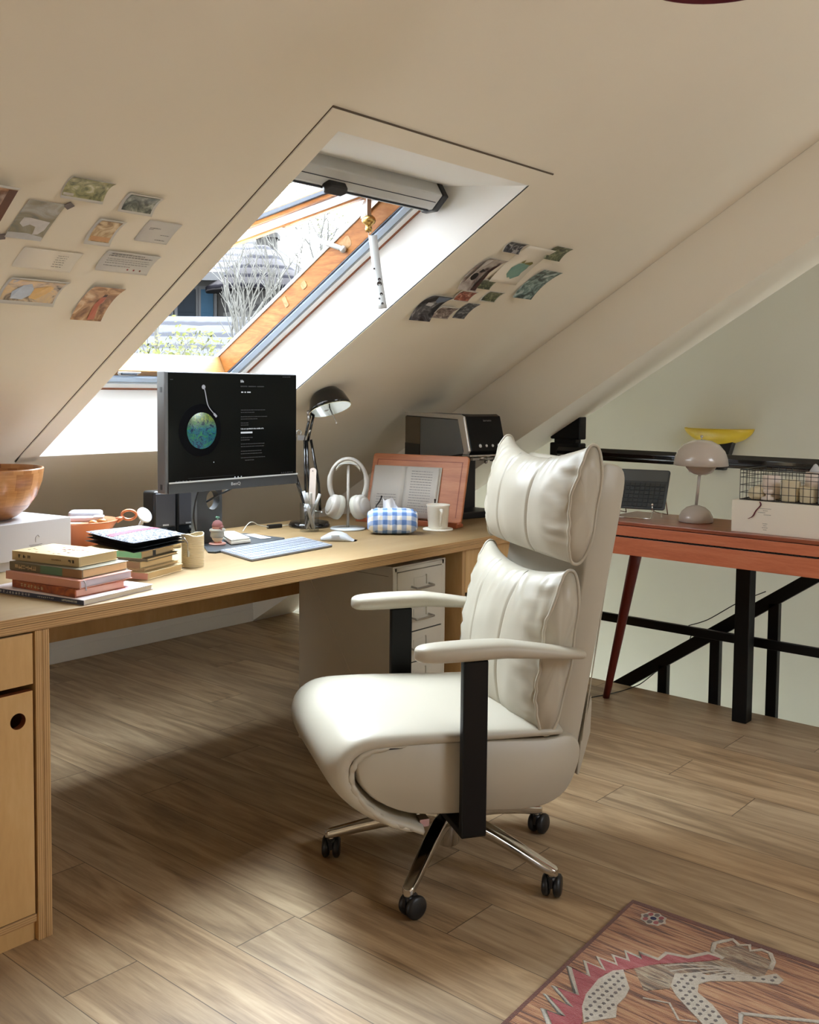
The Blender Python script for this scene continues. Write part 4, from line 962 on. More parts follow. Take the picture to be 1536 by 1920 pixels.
dashes('lettering', 'grey_glow', scr, [(.025, .055, .5195), (.060, .095, .5195), (.100, .132, .5195)], Matrix.Translation((0, FY, 0)), .004)
dashes('lettering', 'white_glow', scr, [(.028, .037, .4995), (.043, .049, .4995), (.055, .070, .4995)], Matrix.Translation((0, FY, 0)), .004)
text("I do not specified in the middle of it", 'lettering', .0072, 'white_glow', scr, (.026, FY, .372), (PI/2, 0, 0))
b = B()
for (x_, z_, w_) in ((.026, .438, .11), (.026, .43, .055), (.026, .415, .115), (.026, .407, .07), (.026, .393, .035), (.026, .386, .035), (.026, .342, .048), (.026, .334, .034), (.026, .32, .10), (.026, .311, .10), (.026, .295, .085), (.026, .286, .095), (.026, .272, .11), (.045, .263, .04), (-.27, .54, .012), (.22, .556, .03)):
    x2 = x_
    while x2 < x_+w_: L = random.uniform(.004, .012); b.box(x2, x2+L, FY-.0004, FY, z_, z_+.0028); x2 += L+.0018
for k in range(5): b.box(-.25+k*.014, -.245+k*.014, FY-.0004, FY, .205, .209)
for k in range(6): b.box(.215+k*.010, .220+k*.010, FY-.0004, FY, .209, .213)
b.box(-.20, .0, FY-.0004, FY, .2145, .2152); b.build('screen_text', 'grey_glow', scr)
b = B()
for (x_, z_, w_) in ((.026, .358, .052), (.012, .207, .004), (.026, .207, .004), (-.002, .207, .004)):
    x2 = x_
    while x2 < x_+w_-.001: b.box(x2, x2+.0040, FY-.0005, FY, z_, z_+.006 if w_ > .01 else z_+.003); x2 += .0048
b.box(-.093, -.091, FY-.0005, FY, .262, .266); b.build('screen_text', 'white_glow', scr)
# stand with a round cable hole
b = B(); n = 32; hx0, hz0, hr = -.004, .148, .032
x0, x1, z0, z1 = -.069, .034, .006, .36
ring = [(hx0+hr*.85*math.cos(2*PI*i/n), hz0+hr*math.sin(2*PI*i/n)) for i in range(n)]; sq = []
for i in range(n):
    a = 2*PI*i/n; dx, dz = math.cos(a), math.sin(a)
    tt = min([(x1-hx0)/dx if dx > 1e-9 else 9, (x0-hx0)/dx if dx < -1e-9 else 9, (z1-hz0)/dz if dz > 1e-9 else 9, (z0-hz0)/dz if dz < -1e-9 else 9]); sq.append((hx0+dx*tt, hz0+dz*tt))
for cx, cz in ((x1, z1), (x0, z1), (x0, z0), (x1, z0)):
    k = min(range(n), key=lambda i: (sq[i][0]-cx)**2+(sq[i][1]-cz)**2); sq[k] = (cx, cz)
for y in (.080, .110): b.add([(p[0], y, p[1]) for p in ring+sq], [(i, (i+1) % n, n+(i+1) % n, n+i) for i in range(n)])
for P_ in (ring, sq): b.add([(p[0], .080, p[1]) for p in P_]+[(p[0], .110, p[1]) for p in P_], [(i, (i+1) % n, n+(i+1) % n, n+i) for i in range(n)])
b.build('stand_column', 'bezel', t)
b = B(); b.box(-.05, .03, .013, .081, .29, .36); b.build('mount', 'black', t)
b = B(); b.prism([(-.045, .085), (-.128, -.050), (-.115, -.073), (.20, -.022), (.235, -.007), (.215, .18), (.02, .20)], .0003, .007, 'z'); b.build('stand_base', 'bezel', t, bevel=.002)
b = B(); b.tube(smooth([(.10, .03, .22), (.05, .05, .185), (.01, .078, .160), (-.02, .12, .13)], 6), .0035, 8); b.tube(smooth([(-.055, .055, .24), (-.085, .06, .17), (-.098, .06, .10), (-.082, .06, .03), (-.07, .08, .014)], 6), .003, 8)
b.build('cable', 'black', t)
# speakers
def speaker(lb, x, y, rz, knobs):
    t = thing('speaker', lb, 'speaker', (x, y, DZ), rz, 'desktop speakers behind the monitor')
    b = B(); b.prism([(-.05, 0), (.05, 0), (.05, .168), (-.05, .174)], 0, .078, 'x'); b.build('cabinet', 'black', t, bevel=.008, segs=3)
    b = B(); b.box(.005, .073, -.056, -.051, .056, .166); b.build('grille', 'speaker', t, bevel=.003)
    b = B(); b.box(.005, .073, -.053, -.0505, .004, .052); b.build('control_panel', 'black_gloss', t)
    dashes('lettering', 'alu', t, [(.029, .049, .0582), (.029, .049, .0612)], Matrix.Translation((0, -.0562, 0)), .0018)
    for kx, kz in knobs:
        b = B(); b.T = Matrix.Translation((kx, -.053, kz)) @ Matrix.Rotation(PI/2, 4, 'X'); b.lathe([(0, .012), (.006, .012), (.008, .009), (.009, 0)], 20); b.build('knob', 'black_gloss', t)
speaker('dark grey cloth-fronted desktop speaker with two knobs, left of the pair', 1.992, 2.842, R(-14), ((.025, .028), (.052, .030)))
speaker('dark grey cloth-fronted desktop speaker behind the monitor corner, right of the pair', 2.078, 2.838, R(-10), ((.020, .014), (.05, .030)))
# figurine
t = thing('figurine', 'small pink and grey bird figurine with cap and sprout on monitor foot', 'figurine', (2.090, 2.602, DZ+.0075), R(-60))
b = B(); b.lathe([(0, 0), (.027, 0), (.028, .002), (.027, .0045), (0, .0045)], 32); b.build('stand_disc', 'pink', t)
b = B(); b.sphere((0, 0, .024), .0185, sc3=(1, .95, .95)); b.build('body', 'cream_wax', t)
b = B(); b.cyl(.007, .0045, .012, 12, (-.004, 0)); b.cyl(.007, .0045, .012, 12, (.008, 0)); b.build('feet', 'pink', t)
b = B(); b.lathe([(.0185, .022), (.023, .026), (.0225, .036), (.020, .044), (.014, .047)], 28); b.tube([(.021*math.cos(a*PI/8), .021*math.sin(a*PI/8), .046) for a in range(16)], .0055, 8, closed=True); b.build('hood', 'greyclay', t)
b = B(); b.sphere((0, 0, .056), .0165); b.build('head', 'pink', t)
b = B(); b.lathe([(.0178, .058), (.0178, .064), (.014, .073), (.006, .079), (0, .080)], 28); b.prism([(.0, -.012), (.024, -.016), (.026, -.010), (.012, .004)], .058, .061, 'z'); b.build('cap', 'plum', t)
b = B(); b.tube([(0, 0, .079), (.001, 0, .086)], .002, 8); b.sphere((-.003, 0, .088), .0035); b.sphere((.004, 0, .088), .0035); b.build('sprout', 'mint', t)
b = B(); b.tube([(.013, -.011, .052), (.021, -.017, .050)], [.003, .001], 8); b.build('beak', 'plum', t)
# card case on the monitor foot
t = thing('card_case', 'cream rounded card case lying on the monitor foot', 'case', (2.195, 2.640, DZ+.008), R(0))
b = B(); b.prism([(-.088, -.085), (-.010, -.092), (.055, .07), (.0, .09)], 0, .011, 'z'); b.build('lower_shell', 'cream_card', t, bevel=.003)
b = B(); b.prism([(-.086, -.083), (-.012, -.090), (.053, .068), (.0, .088)], .0112, .018, 'z'); b.build('lid', 'cream_card', t, bevel=.003)
b = B(); b.prism([(2.262, 2.585), (2.30, 2.575), (2.325, 2.69), (2.285, 2.70)], DZ+.0078, DZ+.0095, 'z'); tag(b.build('memory_card', 'box_white'), 'flat pale card on the monitor foot beside the cream case', 'card')
# keyboard
t = thing('keyboard', 'slim white computer keyboard in front of the monitor', 'keyboard', (2.19, 2.41, DZ), 0)
quad = [(-.172, .091), (-.219, -.115), (.151, -.085), (.207, .122)]
b = B(); b.prism(quad, .0005, .009, 'z'); b.build('body', mat('keyboard_shell', (132, 136, 146), .4), t, bevel=.003, segs=3)
def bil(u, v):
    a = Vector(quad[1]).lerp(Vector(quad[2]), u); c = Vector(quad[0]).lerp(Vector(quad[3]), u); return a.lerp(c, v)
b = B()
for r_ in range(5):
    for c_ in range(15):
        u0, u1, v0, v1 = .02+c_*.064, .078+c_*.064, .06+r_*.178, .215+r_*.178
        b.prism([tuple(bil(u0, v0)), tuple(bil(u1, v0)), tuple(bil(u1, v1)), tuple(bil(u0, v1))], .0088, .0105, 'z')
b.build('keys', mat('keyboard_keys', (146, 151, 162), .5), t, bevel=.0006)
# mouse
t = thing('mouse', 'white computer mouse beside the keyboard', 'mouse', (2.462, 2.415, DZ), R(-52))
b = B()
def mf(a, c):
    x = -.062+.124*a; hw = .031*math.sqrt(max(0, 1-(abs(a-.52)/.53)**3.0)); hz = .040*max(0, math.sin(PI*min(1, (.10+a*.98))**.9))*(.55+.55*a if a < .7 else 1.0-(a-.7)*.6); an = PI*c
    return (x, hw*math.cos(an), .001+max(0.0, hz)*max(0, math.sin(an))**.7)
b.grid(28, 18, mf); b.add([mf(i/27, 0) for i in range(28)]+[mf(1-i/27, 1) for i in range(28)], [tuple(range(56))]); b.build('shell', 'white', t)
b = B(); b.box(-.022, .006, -.0325, -.030, .018, .023); b.build('side_button', 'alu', t, bevel=.001)
# pens in a clear tumbler
PX, PY_ = 2.545, 2.645
t = thing('pen_holder', 'clear glass tumbler full of pens beside the keyboard', 'pen holder', (PX, PY_, DZ))
b = B(); b.lathe([(0, 0), (.033, 0), (.0345, .002), (.0355, .104), (.034, .104), (.033, .006), (0, .005)], 40); b.build('tumbler', 'clear', t)
def pen(name, label, cat, p0, p1, r, m, cap=None, flat=1):
    o_ = thing(name, label, cat, (PX, PY_, DZ+.0075), VA, 'pens in the clear tumbler')
    b = B(); b.tube([p0, Vector(p0).lerp(Vector(p1), .05), Vector(p0).lerp(Vector(p1), .97), p1], [r*.35, r, r, r*.8], 10, flat=flat); b.build('barrel', m, o_)
    if cap: 
        a, c = Vector(p0).lerp(Vector(p1), .62), Vector(p0).lerp(Vector(p1), 1.003); b = B(); b.tube([a, c], r*1.12, 10); b.build('cap', cap, o_)
pen('pen', 'thick black marker pen leaning left, tallest in the tumbler', 'pen', (.010, .004, 0), (-.052, -.008, .200), .0062, 'black', 'black_gloss')
pen('pen', 'white-capped pen leaning left in the tumbler', 'pen', (.016, -.008, 0), (-.020, -.020, .140), .0055, 'offwhite', 'white')
pen('pen', 'white gel pen in the middle of the tumbler', 'pen', (.018, .0, 0), (-.012, .010, .132), .005, 'white', 'offwhite')
pen('pen', 'beige pen near the middle of the tumbler', 'pen', (.006, .014, 0), (.006, -.012, .135), .0048, 'offwhite', None)
pen('pen', 'grey metal pen leaning right in the tumbler', 'pen', (-.010, -.010, 0), (.036, .012, .128), .0052, 'steel', 'alu')
pen('pencil', 'slim grey pencil low in the tumbler', 'pen', (-.016, .004, 0), (-.004, .018, .110), .0032, 'grey_tape', None)
b = B(); 
o_ = thing('wooden_paddle', 'flat pale wooden stick with a hole standing in the tumbler', 'stick', (PX, PY_, DZ+.0075), VA, 'pens in the clear tumbler')
b = B(); b.T = Matrix.Translation((.002, .020, .0)) @ Matrix.Rotation(R(2), 4, 'Y'); b.prism(rrect(-.011, .013, 0, .222, .011), -.0012, .0012, 'y'); b.build('stick', 'blush_wax', o_)
b = B(); b.T = Matrix.Translation((.0095, .0183, .211)) @ Matrix.Rotation(PI/2, 4, 'X'); b.cyl(.002, 0, .0006, 12); b.build('hole', 'black', o_)
# desk lamp
t = thing('desk_lamp', 'black spring-arm desk lamp with round chrome-black shade', 'lamp', (2.640, 2.745, DZ), VA)
b = B(); b.lathe([(0, 0), (.076, 0), (.078, .006), (.072, .018), (.05, .022), (0, .023)], 48); b.build('base', 'black_gloss', t)
JX, JZ = -.022, .330
b = B()
for dx, dy in ((-.012, -.004), (.004, -.004)): b.tube([(dx-.0, dy, .02), (JX+(.004 if dx < 0 else .012), dy, JZ-.005)], .0048, 8)
b.tube([(.040, .006, .06), (.034, .006, .16), (JX+.026, .006, JZ-.004)], .0052, 8); b.build('lower_arm', 'black_gloss', t)
b = B(); b.tube([(JX+.002, -.004, JZ-.01), (.004, -.004, .425)], .0048, 8); b.tube([(JX+.015, .004, JZ-.01), (.016, .004, .425)], .0048, 8); b.build('upper_arm', 'black_gloss', t)
b = B(); b.tube([(JX-.018+.009*math.cos(a), 0, JZ+.022+.009*math.sin(a)) for a in [R(-60+30*k) for k in range(11)]], .0022, 8); b.box(JX-.022, JX+.01, -.008, .008, JZ-.006, JZ+.012)
b.tube([(JX-.028, -.012, JZ+.006), (JX-.030, -.012, JZ-.014)], .0035, 8); b.tube([(JX+.018, -.012, JZ+.020), (JX+.028, -.012, JZ+.034)], .003, 8); b.tube([(.012, -.014, .062), (.046, -.014, .055)], .003, 8); b.sphere((.048, -.014, .055), .005, 12, 8); b.build('joint', 'steel', t)
SH = Matrix.Translation((.078, -.01, .440)) @ Matrix.Rotation(R(-17), 4, 'Y') @ Matrix.Rotation(R(-16), 4, 'X')
b = B(SH); b.lathe([(0, .092), (.02, .089), (.045, .076), (.066, .050), (.078, .016), (.080, 0)], 56); shd = b.build('lamp_shade', 'black_gloss', t)
b = B(SH); b.lathe([(0, .078), (.02, .076), (.043, .063), (.064, .040), (.0755, .012), (.0785, 0), (.0805, -.0005), (.0805, .001)], 56); b.build('shade_lining', 'lampcream', shd)
b = B(SH); b.cyl(.016, .03, .078, 20, (-.02, 0)); b.sphere((-.015, 0, .022), .024); b.build('bulb', 'white', t)
b = B(SH); b.tube([(.0, -.02, .0), (.010, -.02, -.060)], .0022, 8); b.sphere((.0105, -.02, -.063), .0045, 12, 8); b.build('switch_rod', 'steel', t)
b = B(SH); b.sphere((-.082, 0, .012), .009, 12, 8); b.tube([(-.082, 0, .012), (-.09, .0, -.02)], .006, 8); b.build('shade_joint', 'steel', t)
# headphone stand and headphones
t = thing('headphone_stand', 'grey pole stand on a round foot holding the headphones', 'stand', (2.688, 2.590, DZ), VA)
b = B(); b.lathe([(0, 0), (.065, 0), (.066, .003), (.064, .006), (0, .0075)], 48); b.build('base', 'alu', t)
b = B(); b.cyl(.0052, .006, .236, 16); b.build('pole', 'offwhite', t)
b = B(); b.grid(10, 5, lambda a, c: ((a-.5)*.07, (c-.5)*.035, .246-.9*((a-.5)*.07)**2*6)); b.build('cradle', 'alu', t).modifiers.new('s', 'SOLIDIFY').thickness = .003
t = thing('headphones', 'silver-white over-ear headphones hanging on their stand', 'headphones', (2.688, 2.590, DZ), VA)
b = B(); cen = (0.0, 0, .165)
arc = [(.068*math.sin(a), 0, .172+.088*math.cos(a)) for a in [R(-122+244*k/32) for k in range(33)]]
def bandf(a, c):
    k = int(a*32+.5); p = Vector(arc[k]); an = 2*PI*c; ang = R(-122+244*a); nrm = Vector((math.sin(ang), 0, math.cos(ang)))
    w_ = .013+.005*math.cos(ang) if abs(ang) < 1.2 else .0145
    return tuple(p+nrm*(.0075 if abs(ang) < 1.3 else .0095)*math.sin(an)+Vector((0, 1, 0))*w_*math.cos(an))
b.grid(33, 16, bandf, cv=True); b.build('headband', 'offwhite', t)
b = B(); arc2 = [(.056*math.sin(a), 0, .176+.074*math.cos(a)) for a in [R(-52+104*k/16) for k in range(17)]]
b.grid(17, 14, lambda a, c: tuple(Vector(arc2[int(a*16+.5)])+Vector((0, .017*math.cos(2*PI*c), .008*math.sin(2*PI*c)))), cv=True); b.build('band_pad', 'greyclay', t)
for sg, lb, yw in ((-1, 'left', 28), (1, 'right', -40)):
    Te = Matrix.Translation((sg*.043, -.005, .083)) @ Matrix.Rotation(R(sg*-18), 4, 'Y') @ Matrix.Rotation(R(yw), 4, 'Z') @ Matrix.Rotation(PI/2*sg, 4, 'Y')
    def ell(b, prof):
        n_ = len(prof); 
        b.grid(36, n_, lambda a, c: (prof[int(c*(n_-1)+.5)][0]*1.22*math.cos(2*PI*a), prof[int(c*(n_-1)+.5)][0]*math.sin(2*PI*a), prof[int(c*(n_-1)+.5)][1]), cu=True)
    b = B(Te); ell(b, [(0, .034), (.018, .0335), (.024, .031), (.0245, .029), (.0275, .030), (.034, .024), (.036, .014), (.036, .004)]); cpn = b.build('ear_cup', 'offwhite', t)
    b = B(Te); ell(b, [(.036, .004), (.038, -.004), (.037, -.016), (.031, -.021), (.022, -.018), (.020, -.004), (0, -.002)]); b.build('ear_pad', 'greyclay', cpn)
# book stand
FL, FR = Vector((2.915, 2.735, 0)), Vector((3.022, 2.318, 0))
ax = (FR-FL).normalized(); wst = (FR-FL).length; rzs = math.atan2(ax.y, ax.x)
t = thing('book_stand', 'reddish wooden reading stand holding an open book', 'book stand', (FL.x, FL.y, DZ), rzs)
Tb = Matrix.Translation((0, .01, .012)) @ Matrix.Rotation(R(-17), 4, 'X')
b = B(Tb); b.prism(rrect(0.008, wst-.008, 0, .262, .012), 0, .014, 'y'); bdp = b.build('back_board', 'oak_red', t, bevel=.003)
b = B(Tb); b.box(.03, wst-.03, -.0008, .0, .235, .238); b.box(wst-.034, wst-.031, -.0008, 0, .02, .236); b.box(.03, .033, -.0008, 0, .02, .236); b.build('bead_line', 'oak_dark', bdp)
b = B(); b.prism([(-.048, 0), (-.048, .020), (-.040, .022), (-.036, .014), (.012, .014), (.016, 0)], 0, wst, 'x'); b.build('ledge', 'oak_dark', t, bevel=.002)
b = B(); b.box(wst*.5-.02, wst*.5+.02, .02, .03, .0, .2)
b.T = Matrix.Translation((0, .12, 0)) @ Matrix.Rotation(R(14), 4, 'X'); b.v = []; b.f = []; b.m = []; b.s = []; b.box(wst*.5-.02, wst*.5+.02, 0, .008, .0015, .20); b.build('prop', 'oak_dark', t)
b = B()
for (x_, dx) in ((.085, .006), (.34, -.012)):
    b.tube([(x_, -.034, .018), (x_, -.036, .065), (x_+dx, -.020, .080), (x_+dx*1.4, -.008, .098)], .0026, 8); b.sphere((x_+dx*1.4, -.008, .099), .004, 10, 8)
b.build('page_clip', 'black', t)
# the open book
t = thing('open_book', 'open book with printed pages resting on the reading stand', 'book', (FL.x, FL.y, DZ), rzs)
To = Tb @ Matrix.Translation((.026, -.0018, .004))
BW = .142
b = B(To); b.box(-.002, BW*2+.008, -.004, -.0005, .0, .208); b.build('cover', 'greyclay', t, bevel=.001)
def pg(x, base=.012):
    d_ = abs(x-BW)/BW; return -(.004+base*(1-d_)**.5*min(1, d_*14+.0)*.9+.004)
for side in (0, 1):
    b = B(To)
    xs = (lambda a: a*BW) if side == 0 else (lambda a: BW+a*BW)
    b.grid(22, 2, lambda a, c: (xs(a)+c*0, pg(xs(a)), .003+c*.200))
    N = 22
    b.add([(xs(i/21), pg(xs(i/21)), .203) for i in range(N)]+[(xs(i/21), -.003, .203) for i in range(N)], [(i, i+1, N+i+1, N+i) for i in range(N-1)])
    b.add([(xs(i/21), pg(xs(i/21)), .003) for i in range(N)]+[(xs(i/21), -.003, .003) for i in range(N)], [(i, i+1, N+i+1, N+i) for i in range(N-1)])
    xe = 0 if side == 0 else BW*2
    b.add([(xe, pg(xe), .003), (xe, pg(xe), .203), (xe, -.003, .203), (xe, -.003, .003)], [(0, 1, 2, 3)])
    pgo = b.build('page', 'paper', t)
    b = B(To)
    rows = [.185-.0105*i for i in range(16)] if side else [.088-.0105*i for i in range(8)]
    for z_ in rows:
        x_ = .030; lim = (.118 if random.random() < .8 else random.uniform(.05, .1))
        while x_ < lim:
            L = random.uniform(.004, .013); xa, xb = xs((x_)/BW), xs(min(x_+L, lim)/BW)
            b.add([(xa, pg(xa)-.0004, z_), (xb, pg(xb)-.0004, z_), (xb, pg(xb)-.0004, z_+.0026), (xa, pg(xa)-.0004, z_+.0026)], [(0, 1, 2, 3)]); x_ += L+.0018
    b.build('printed_lines', mat('page_print_%d' % side, (150, 150, 150), .8), pgo)
# gingham tissue pouch
t = thing('tissue_pouch', 'blue and white gingham cloth tissue pouch on the desk', 'tissue box', (2.712, 2.392, DZ), R(-47))
b = B()
def tf(a, c):
    x = (a*2-1); an = 2*PI*c; ce, se = math.cos(an), math.sin(an)
    k = (1-abs(x)**5)**.35 if abs(x) < 1 else 0
    hz = .046*(1-.10*x*x-.12*(1 if abs(x) > .85 else 0)*k); hy = .045
    wr = .003*noise.noise(Vector((x*7, ce*2, se*2)))+.003*max(0, abs(x)-.6)*math.sin(an*9)
    return (x*.090, hy*(.35+.65*k)*math.copysign(abs(ce)**.6, ce)+wr, .0475+(hz*(.62+.38*k))*math.copysign(abs(se)**.7, se)*(1.0 if se > 0 else 1)+(wr if se > 0 else 0)-(0 if se > 0 else 0))
b.grid(60, 48, tf, cv=True)
b.add([tf(0, j/48) for j in range(48)], [tuple(range(48))], 0, True); b.add([tf(1, j/48) for j in range(48)], [tuple(range(48))], 0, True)
zmin = min(v.z for v in b.v)
for v in b.v: v.z = max(v.z-zmin+.0005, .0005)
b.build('pouch', 'gingham', t)
b = B(); b.grid(26, 14, lambda a, c: ((a-.5)*.05*(1+c*.1)-.008, .008*math.sin(a*9+c*1.2)*(1-c*.3), .078+c*(.052-.012*math.sin(a*8)-.022*a+(.010*math.exp(-((a-.28)/.12)**2)))))
tis = b.build('tissue', mat('soft_tissue', (228, 228, 228), .9), t)
# mug on coaster
t = thing('mug', 'white porcelain cup with small handle on a round coaster', 'mug', (2.905, 2.338, DZ+.0068))
b = B(); b.lathe([(0, 0), (.034, 0), (.036, .003), (.041, .080), (.0445, .0865), (.0435, .088), (.0385, .082), (.0335, .008), (0, .007)], 48); b.build('cup_body', 'porcelain', t)
b = B(); hd = Vector((-.60, -.80, 0)); 
b.tube([tuple(hd*(.040+.020*k[0])+Vector((0, 0, k[1]))) for k in ((0, .070), (.7, .072), (.85, .064), (.55, .050), (.25, .030), (-.1, .012))], [.006, .006, .0055, .005, .0042, .003], 10); b.build('handle', 'porcelain', t)
b = B(); b.lathe([(0, 0), (.055, 0), (.056, .003), (.055, .006), (0, .0062)], 48); tag(b.build('coaster', 'cream_card'), 'round cream coaster under the white cup', 'coaster', loc=(2.905, 2.338, DZ+.0003))
# coffee machine
t = thing('coffee_machine', 'black and silver coffee machine at the right end of the desk', 'coffee machine', (3.300, 2.468, DZ), R(-12))
# local: front face towards -y, machine length along +y ; width along x
Wm = .19; xl, xr = -Wm/2+.0, Wm/2
sidep = [(-.02, .415), (.34, .418), (.34, .02), (.33, .0), (.10, .0), (.10, .245), (.03, .250), (-.060, .262), (-.074, .274), (-.035, .405)]
b = B(); b.prism(sidep, xl, xr, 'x'); b.build('body', 'black', t, bevel=.006, segs=3)
b = B(); b.prism([(-.008, .398), (.235, .402), (.235, .23), (.10, .245), (.03, .254), (-.042, .266)], xl-.0035, xl-.0005, 'x'); b.build('side_panel', 'mach_side', t, bevel=.001)
b = B(); b.prism([(.238, .402), (.338, .405), (.338, .22), (.238, .22)], xl-.0035, xl-.0005, 'x'); tk = b.build('water_tank', 'machine_tank', t, bevel=.001)
b = B(); b.prism([(.238, .290), (.338, .292), (.338, .22), (.238, .22)], xl-.0045, xl-.0030, 'x'); b.build('water', 'black_gloss', tk)
b = B(); b.prism([(-.022, .419), (.340, .423), (.340, .408), (-.008, .400), (-.046, .274), (-.040, .262), (-.068, .262), (-.080, .276), (-.044, .412)], xl-.006, xl+.006, 'x'); b.build('trim_band', 'mach_chrome', t, bevel=.003, segs=3)
b = B(); b.prism([(-.068, .262), (-.084, .276), (-.044, .412), (-.022, .421), (-.018, .418), (-.036, .405), (-.072, .278), (-.056, .266)], xl+.005, xr, 'x'); fp = b.build('front_panel', 'mach_black', t, bevel=.002)
b = B(); b.box(xl, xr-.004, -.082, -.03, .254, .2605); b.build('chrome_lip', 'mach_chrome', t, bevel=.003)
for k, r_ in enumerate((.0075, .0058, .0058, .0075)):
    x_ = xl+.055+k*.033; b = B(); b.T = Matrix.Translation((x_, -.0775, .296)) @ Matrix.Rotation(R(90-16), 4, 'X'); b.lathe([(0, .003), (r_*.8, .003), (r_, .0015), (r_, 0)], 20); b.build('button', 'alu', t)
text('barsetto', 'lettering', .013, 'ink', fp, (.018, -.0525, .392), (R(90-16), 0, 0), align='CENTER')
b = B(); b.tube([(.0, -.03, .256), (0, -.03, .236)], .030, 28); b.build('brew_group', 'steel', t)
b = B(); b.box(-.055, .09, -.052, -.036, .236, .248); b.box(.055, .085, -.062, -.03, .229, .252); b.sphere((.02, -.045, .229), .008, 12, 8); b.build('portafilter', 'steel', t, bevel=.002)
b = B(); b.box(xl+.004, xr-.004, -.03, .099, .0, .028); b.build('drip_tray', 'black', t, bevel=.004)
# books beside the machine
def book(label, loc, rz, w, d, h, cover, pages='pages', spine=None, group=None, hard=.0015, extra=None, soft=False):
    t = thing('book', label, 'book', loc, rz, group)
    # local: spine along x at y=0 (front), pages to +y
    b = B(); b.box(-w/2+.003, w/2-.003, .004, d-.003, hard, h-hard); b.build('pages', pages, t)
    b = B()
    b.box(-w/2, w/2, .004, d, 0, hard)
    b.box(-w/2, w/2, .004, d, h-hard, h); b.box(-w/2, w/2, 0, .004, 0, h)
    b.build('cover', cover, t, bevel=.0006)
    if spine:
        for (m, x0, x1) in spine:
            b = B(); b.box(x0*w-w/2, x1*w-w/2, -.0006, .0008, .001, h-.001); b.build('spine_band', m, t)
    if extra: extra(t, w, d, h)
    return t
def glyphs(t, x0, x1, z, s, m, n=8, y=-.0011, name='spine_writing'):
    b = B()
    for i in range(n):
        x = x0+(x1-x0)*(i+.5)/n
        for _ in range(4):
            if random.random() < .5: zz = z+random.uniform(-.4, .3)*s; b.box(x-s*.4, x+s*.4, y, y+.0005, zz, zz+s*.14)
            else: xx = x+random.uniform(-.4, .3)*s; b.box(xx, xx+s*.14, y, y+.0005, z-s*.4, z+s*.4)
    b.build(name, m, t)
def topglyphs(t, pts, s, m, z, name='cover_writing'):
    b = B()
    for (x, y) in pts:
        for _ in range(4):
            if random.random() < .5: yy = y+random.uniform(-.4, .3)*s; b.box(x-s*.4, x+s*.4, yy, yy+s*.14, z, z+.0004)
            else: xx = x+random.uniform(-.4, .3)*s; b.box(xx, xx+s*.14, y-s*.4, y+s*.4, z, z+.0004)
    b.build(name, m, t)
M['kraft'] = mat('cream_cover', (206, 184, 142), .6); M['cover_green'] = mat('grey_green_cover', (112, 104, 84), .6); M['green_band'] = mat('green_band', (96, 132, 106), .6)
M['cover_pink'] = mat('salmon_cover', (216, 160, 144), .6); M['cover_rust'] = pic('rust_cover', [(96, 44, 34), (150, 72, 36), (178, 96, 44)], 30, .5); M['pink_pages'] = mat('pink_page_edges', (222, 172, 152), .7)
M['navy'] = mat('navy_spine', (52, 60, 92), .5); M['mag'] = pic('magazine_cover', [(196, 186, 190), (214, 204, 206), (230, 224, 222)], 14, .4); M['mint_cover'] = mat('mint_cover', (122, 186, 138), .6)
M['lilac'] = mat('lilac_grey', (206, 198, 208), .6); M['tan_band'] = mat('tan_band', (150, 118, 84), .6)
SA = R(-21)
G = 'stack of books at the front left of the desk'
ra = math.atan2(-.38, .06)
# magazine: near corner (1.290,2.108), spine runs back to the left
def placed(label, near, far_spine, depth_pt, z, h, cover, **kw):
    n_ = Vector(near); f_ = Vector(far_spine); w = (f_-n_).length; ang = math.atan2(n_.y-f_.y, n_.x-f_.x); c = (n_+f_)/2
    # local +x points from far spine end to near end; local +y must be page side
    ydir = Vector((-math.sin(ang), math.cos(ang))); dpt = Vector(depth_pt)-n_; d = abs(dpt.dot(ydir))
    return book(label, (c.x, c.y, z), ang, w, d, h, cover, **kw)
def ex_mag(t, w, d, h):
    glyphs(t, -w*.46, -w*.05, h/2, .0075, 'white', 12); glyphs(t, w*.02, w*.2, h/2, .004, 'alu', 9); glyphs(t, w*.28, w*.44, h/2, .006, 'alu', 12)
    b = B(); b.box(w*.1, w*.48, d*.55, d*.96, h, h+.0004); b.build('cover_picture', pic('mag_red', [(196, 70, 60), (214, 170, 176), (120, 140, 170)], 22, .4), t)
placed('wide thin magazine with navy spine, bottom of the front stack', (1.300, 2.112), (1.232, 2.428), (1.525, 2.180), DZ+.0003, .0125, 'mag', pages='pages_w', spine=[('navy', 0, 1)], group=G, extra=ex_mag)
z = DZ+.0131
def ex_rust(t, w, d, h): glyphs(t, -w*.36, w*.02, h/2, .010, 'kraft', 7); 
placed('rust-brown paperback with pink page edges, second from bottom', (1.300, 2.150), (1.268, 2.385), (1.452, 2.180), z, .0185, 'cover_rust', pages='pink_pages', group=G, extra=ex_rust); z += .019
def ex_pink(t, w, d, h):
    b = B(); b.tube([(w/2+.001, .012, h*1.0), (w/2+.003, .016, h*.5), (w/2+.0025, .018, -.006)], .0015, 6); b.build('ribbon_marker', 'white', t)
placed('salmon-pink hardcover with lilac edges and white ribbon marker', (1.313, 2.150), (1.262, 2.405), (1.480, 2.200), z, .0195, 'cover_pink', pages='lilac', group=G, extra=ex_pink); z += .020
def ex_gr(t, w, d, h): glyphs(t, -w*.42, -w*.12, h/2, .013, 'kraft', 6)
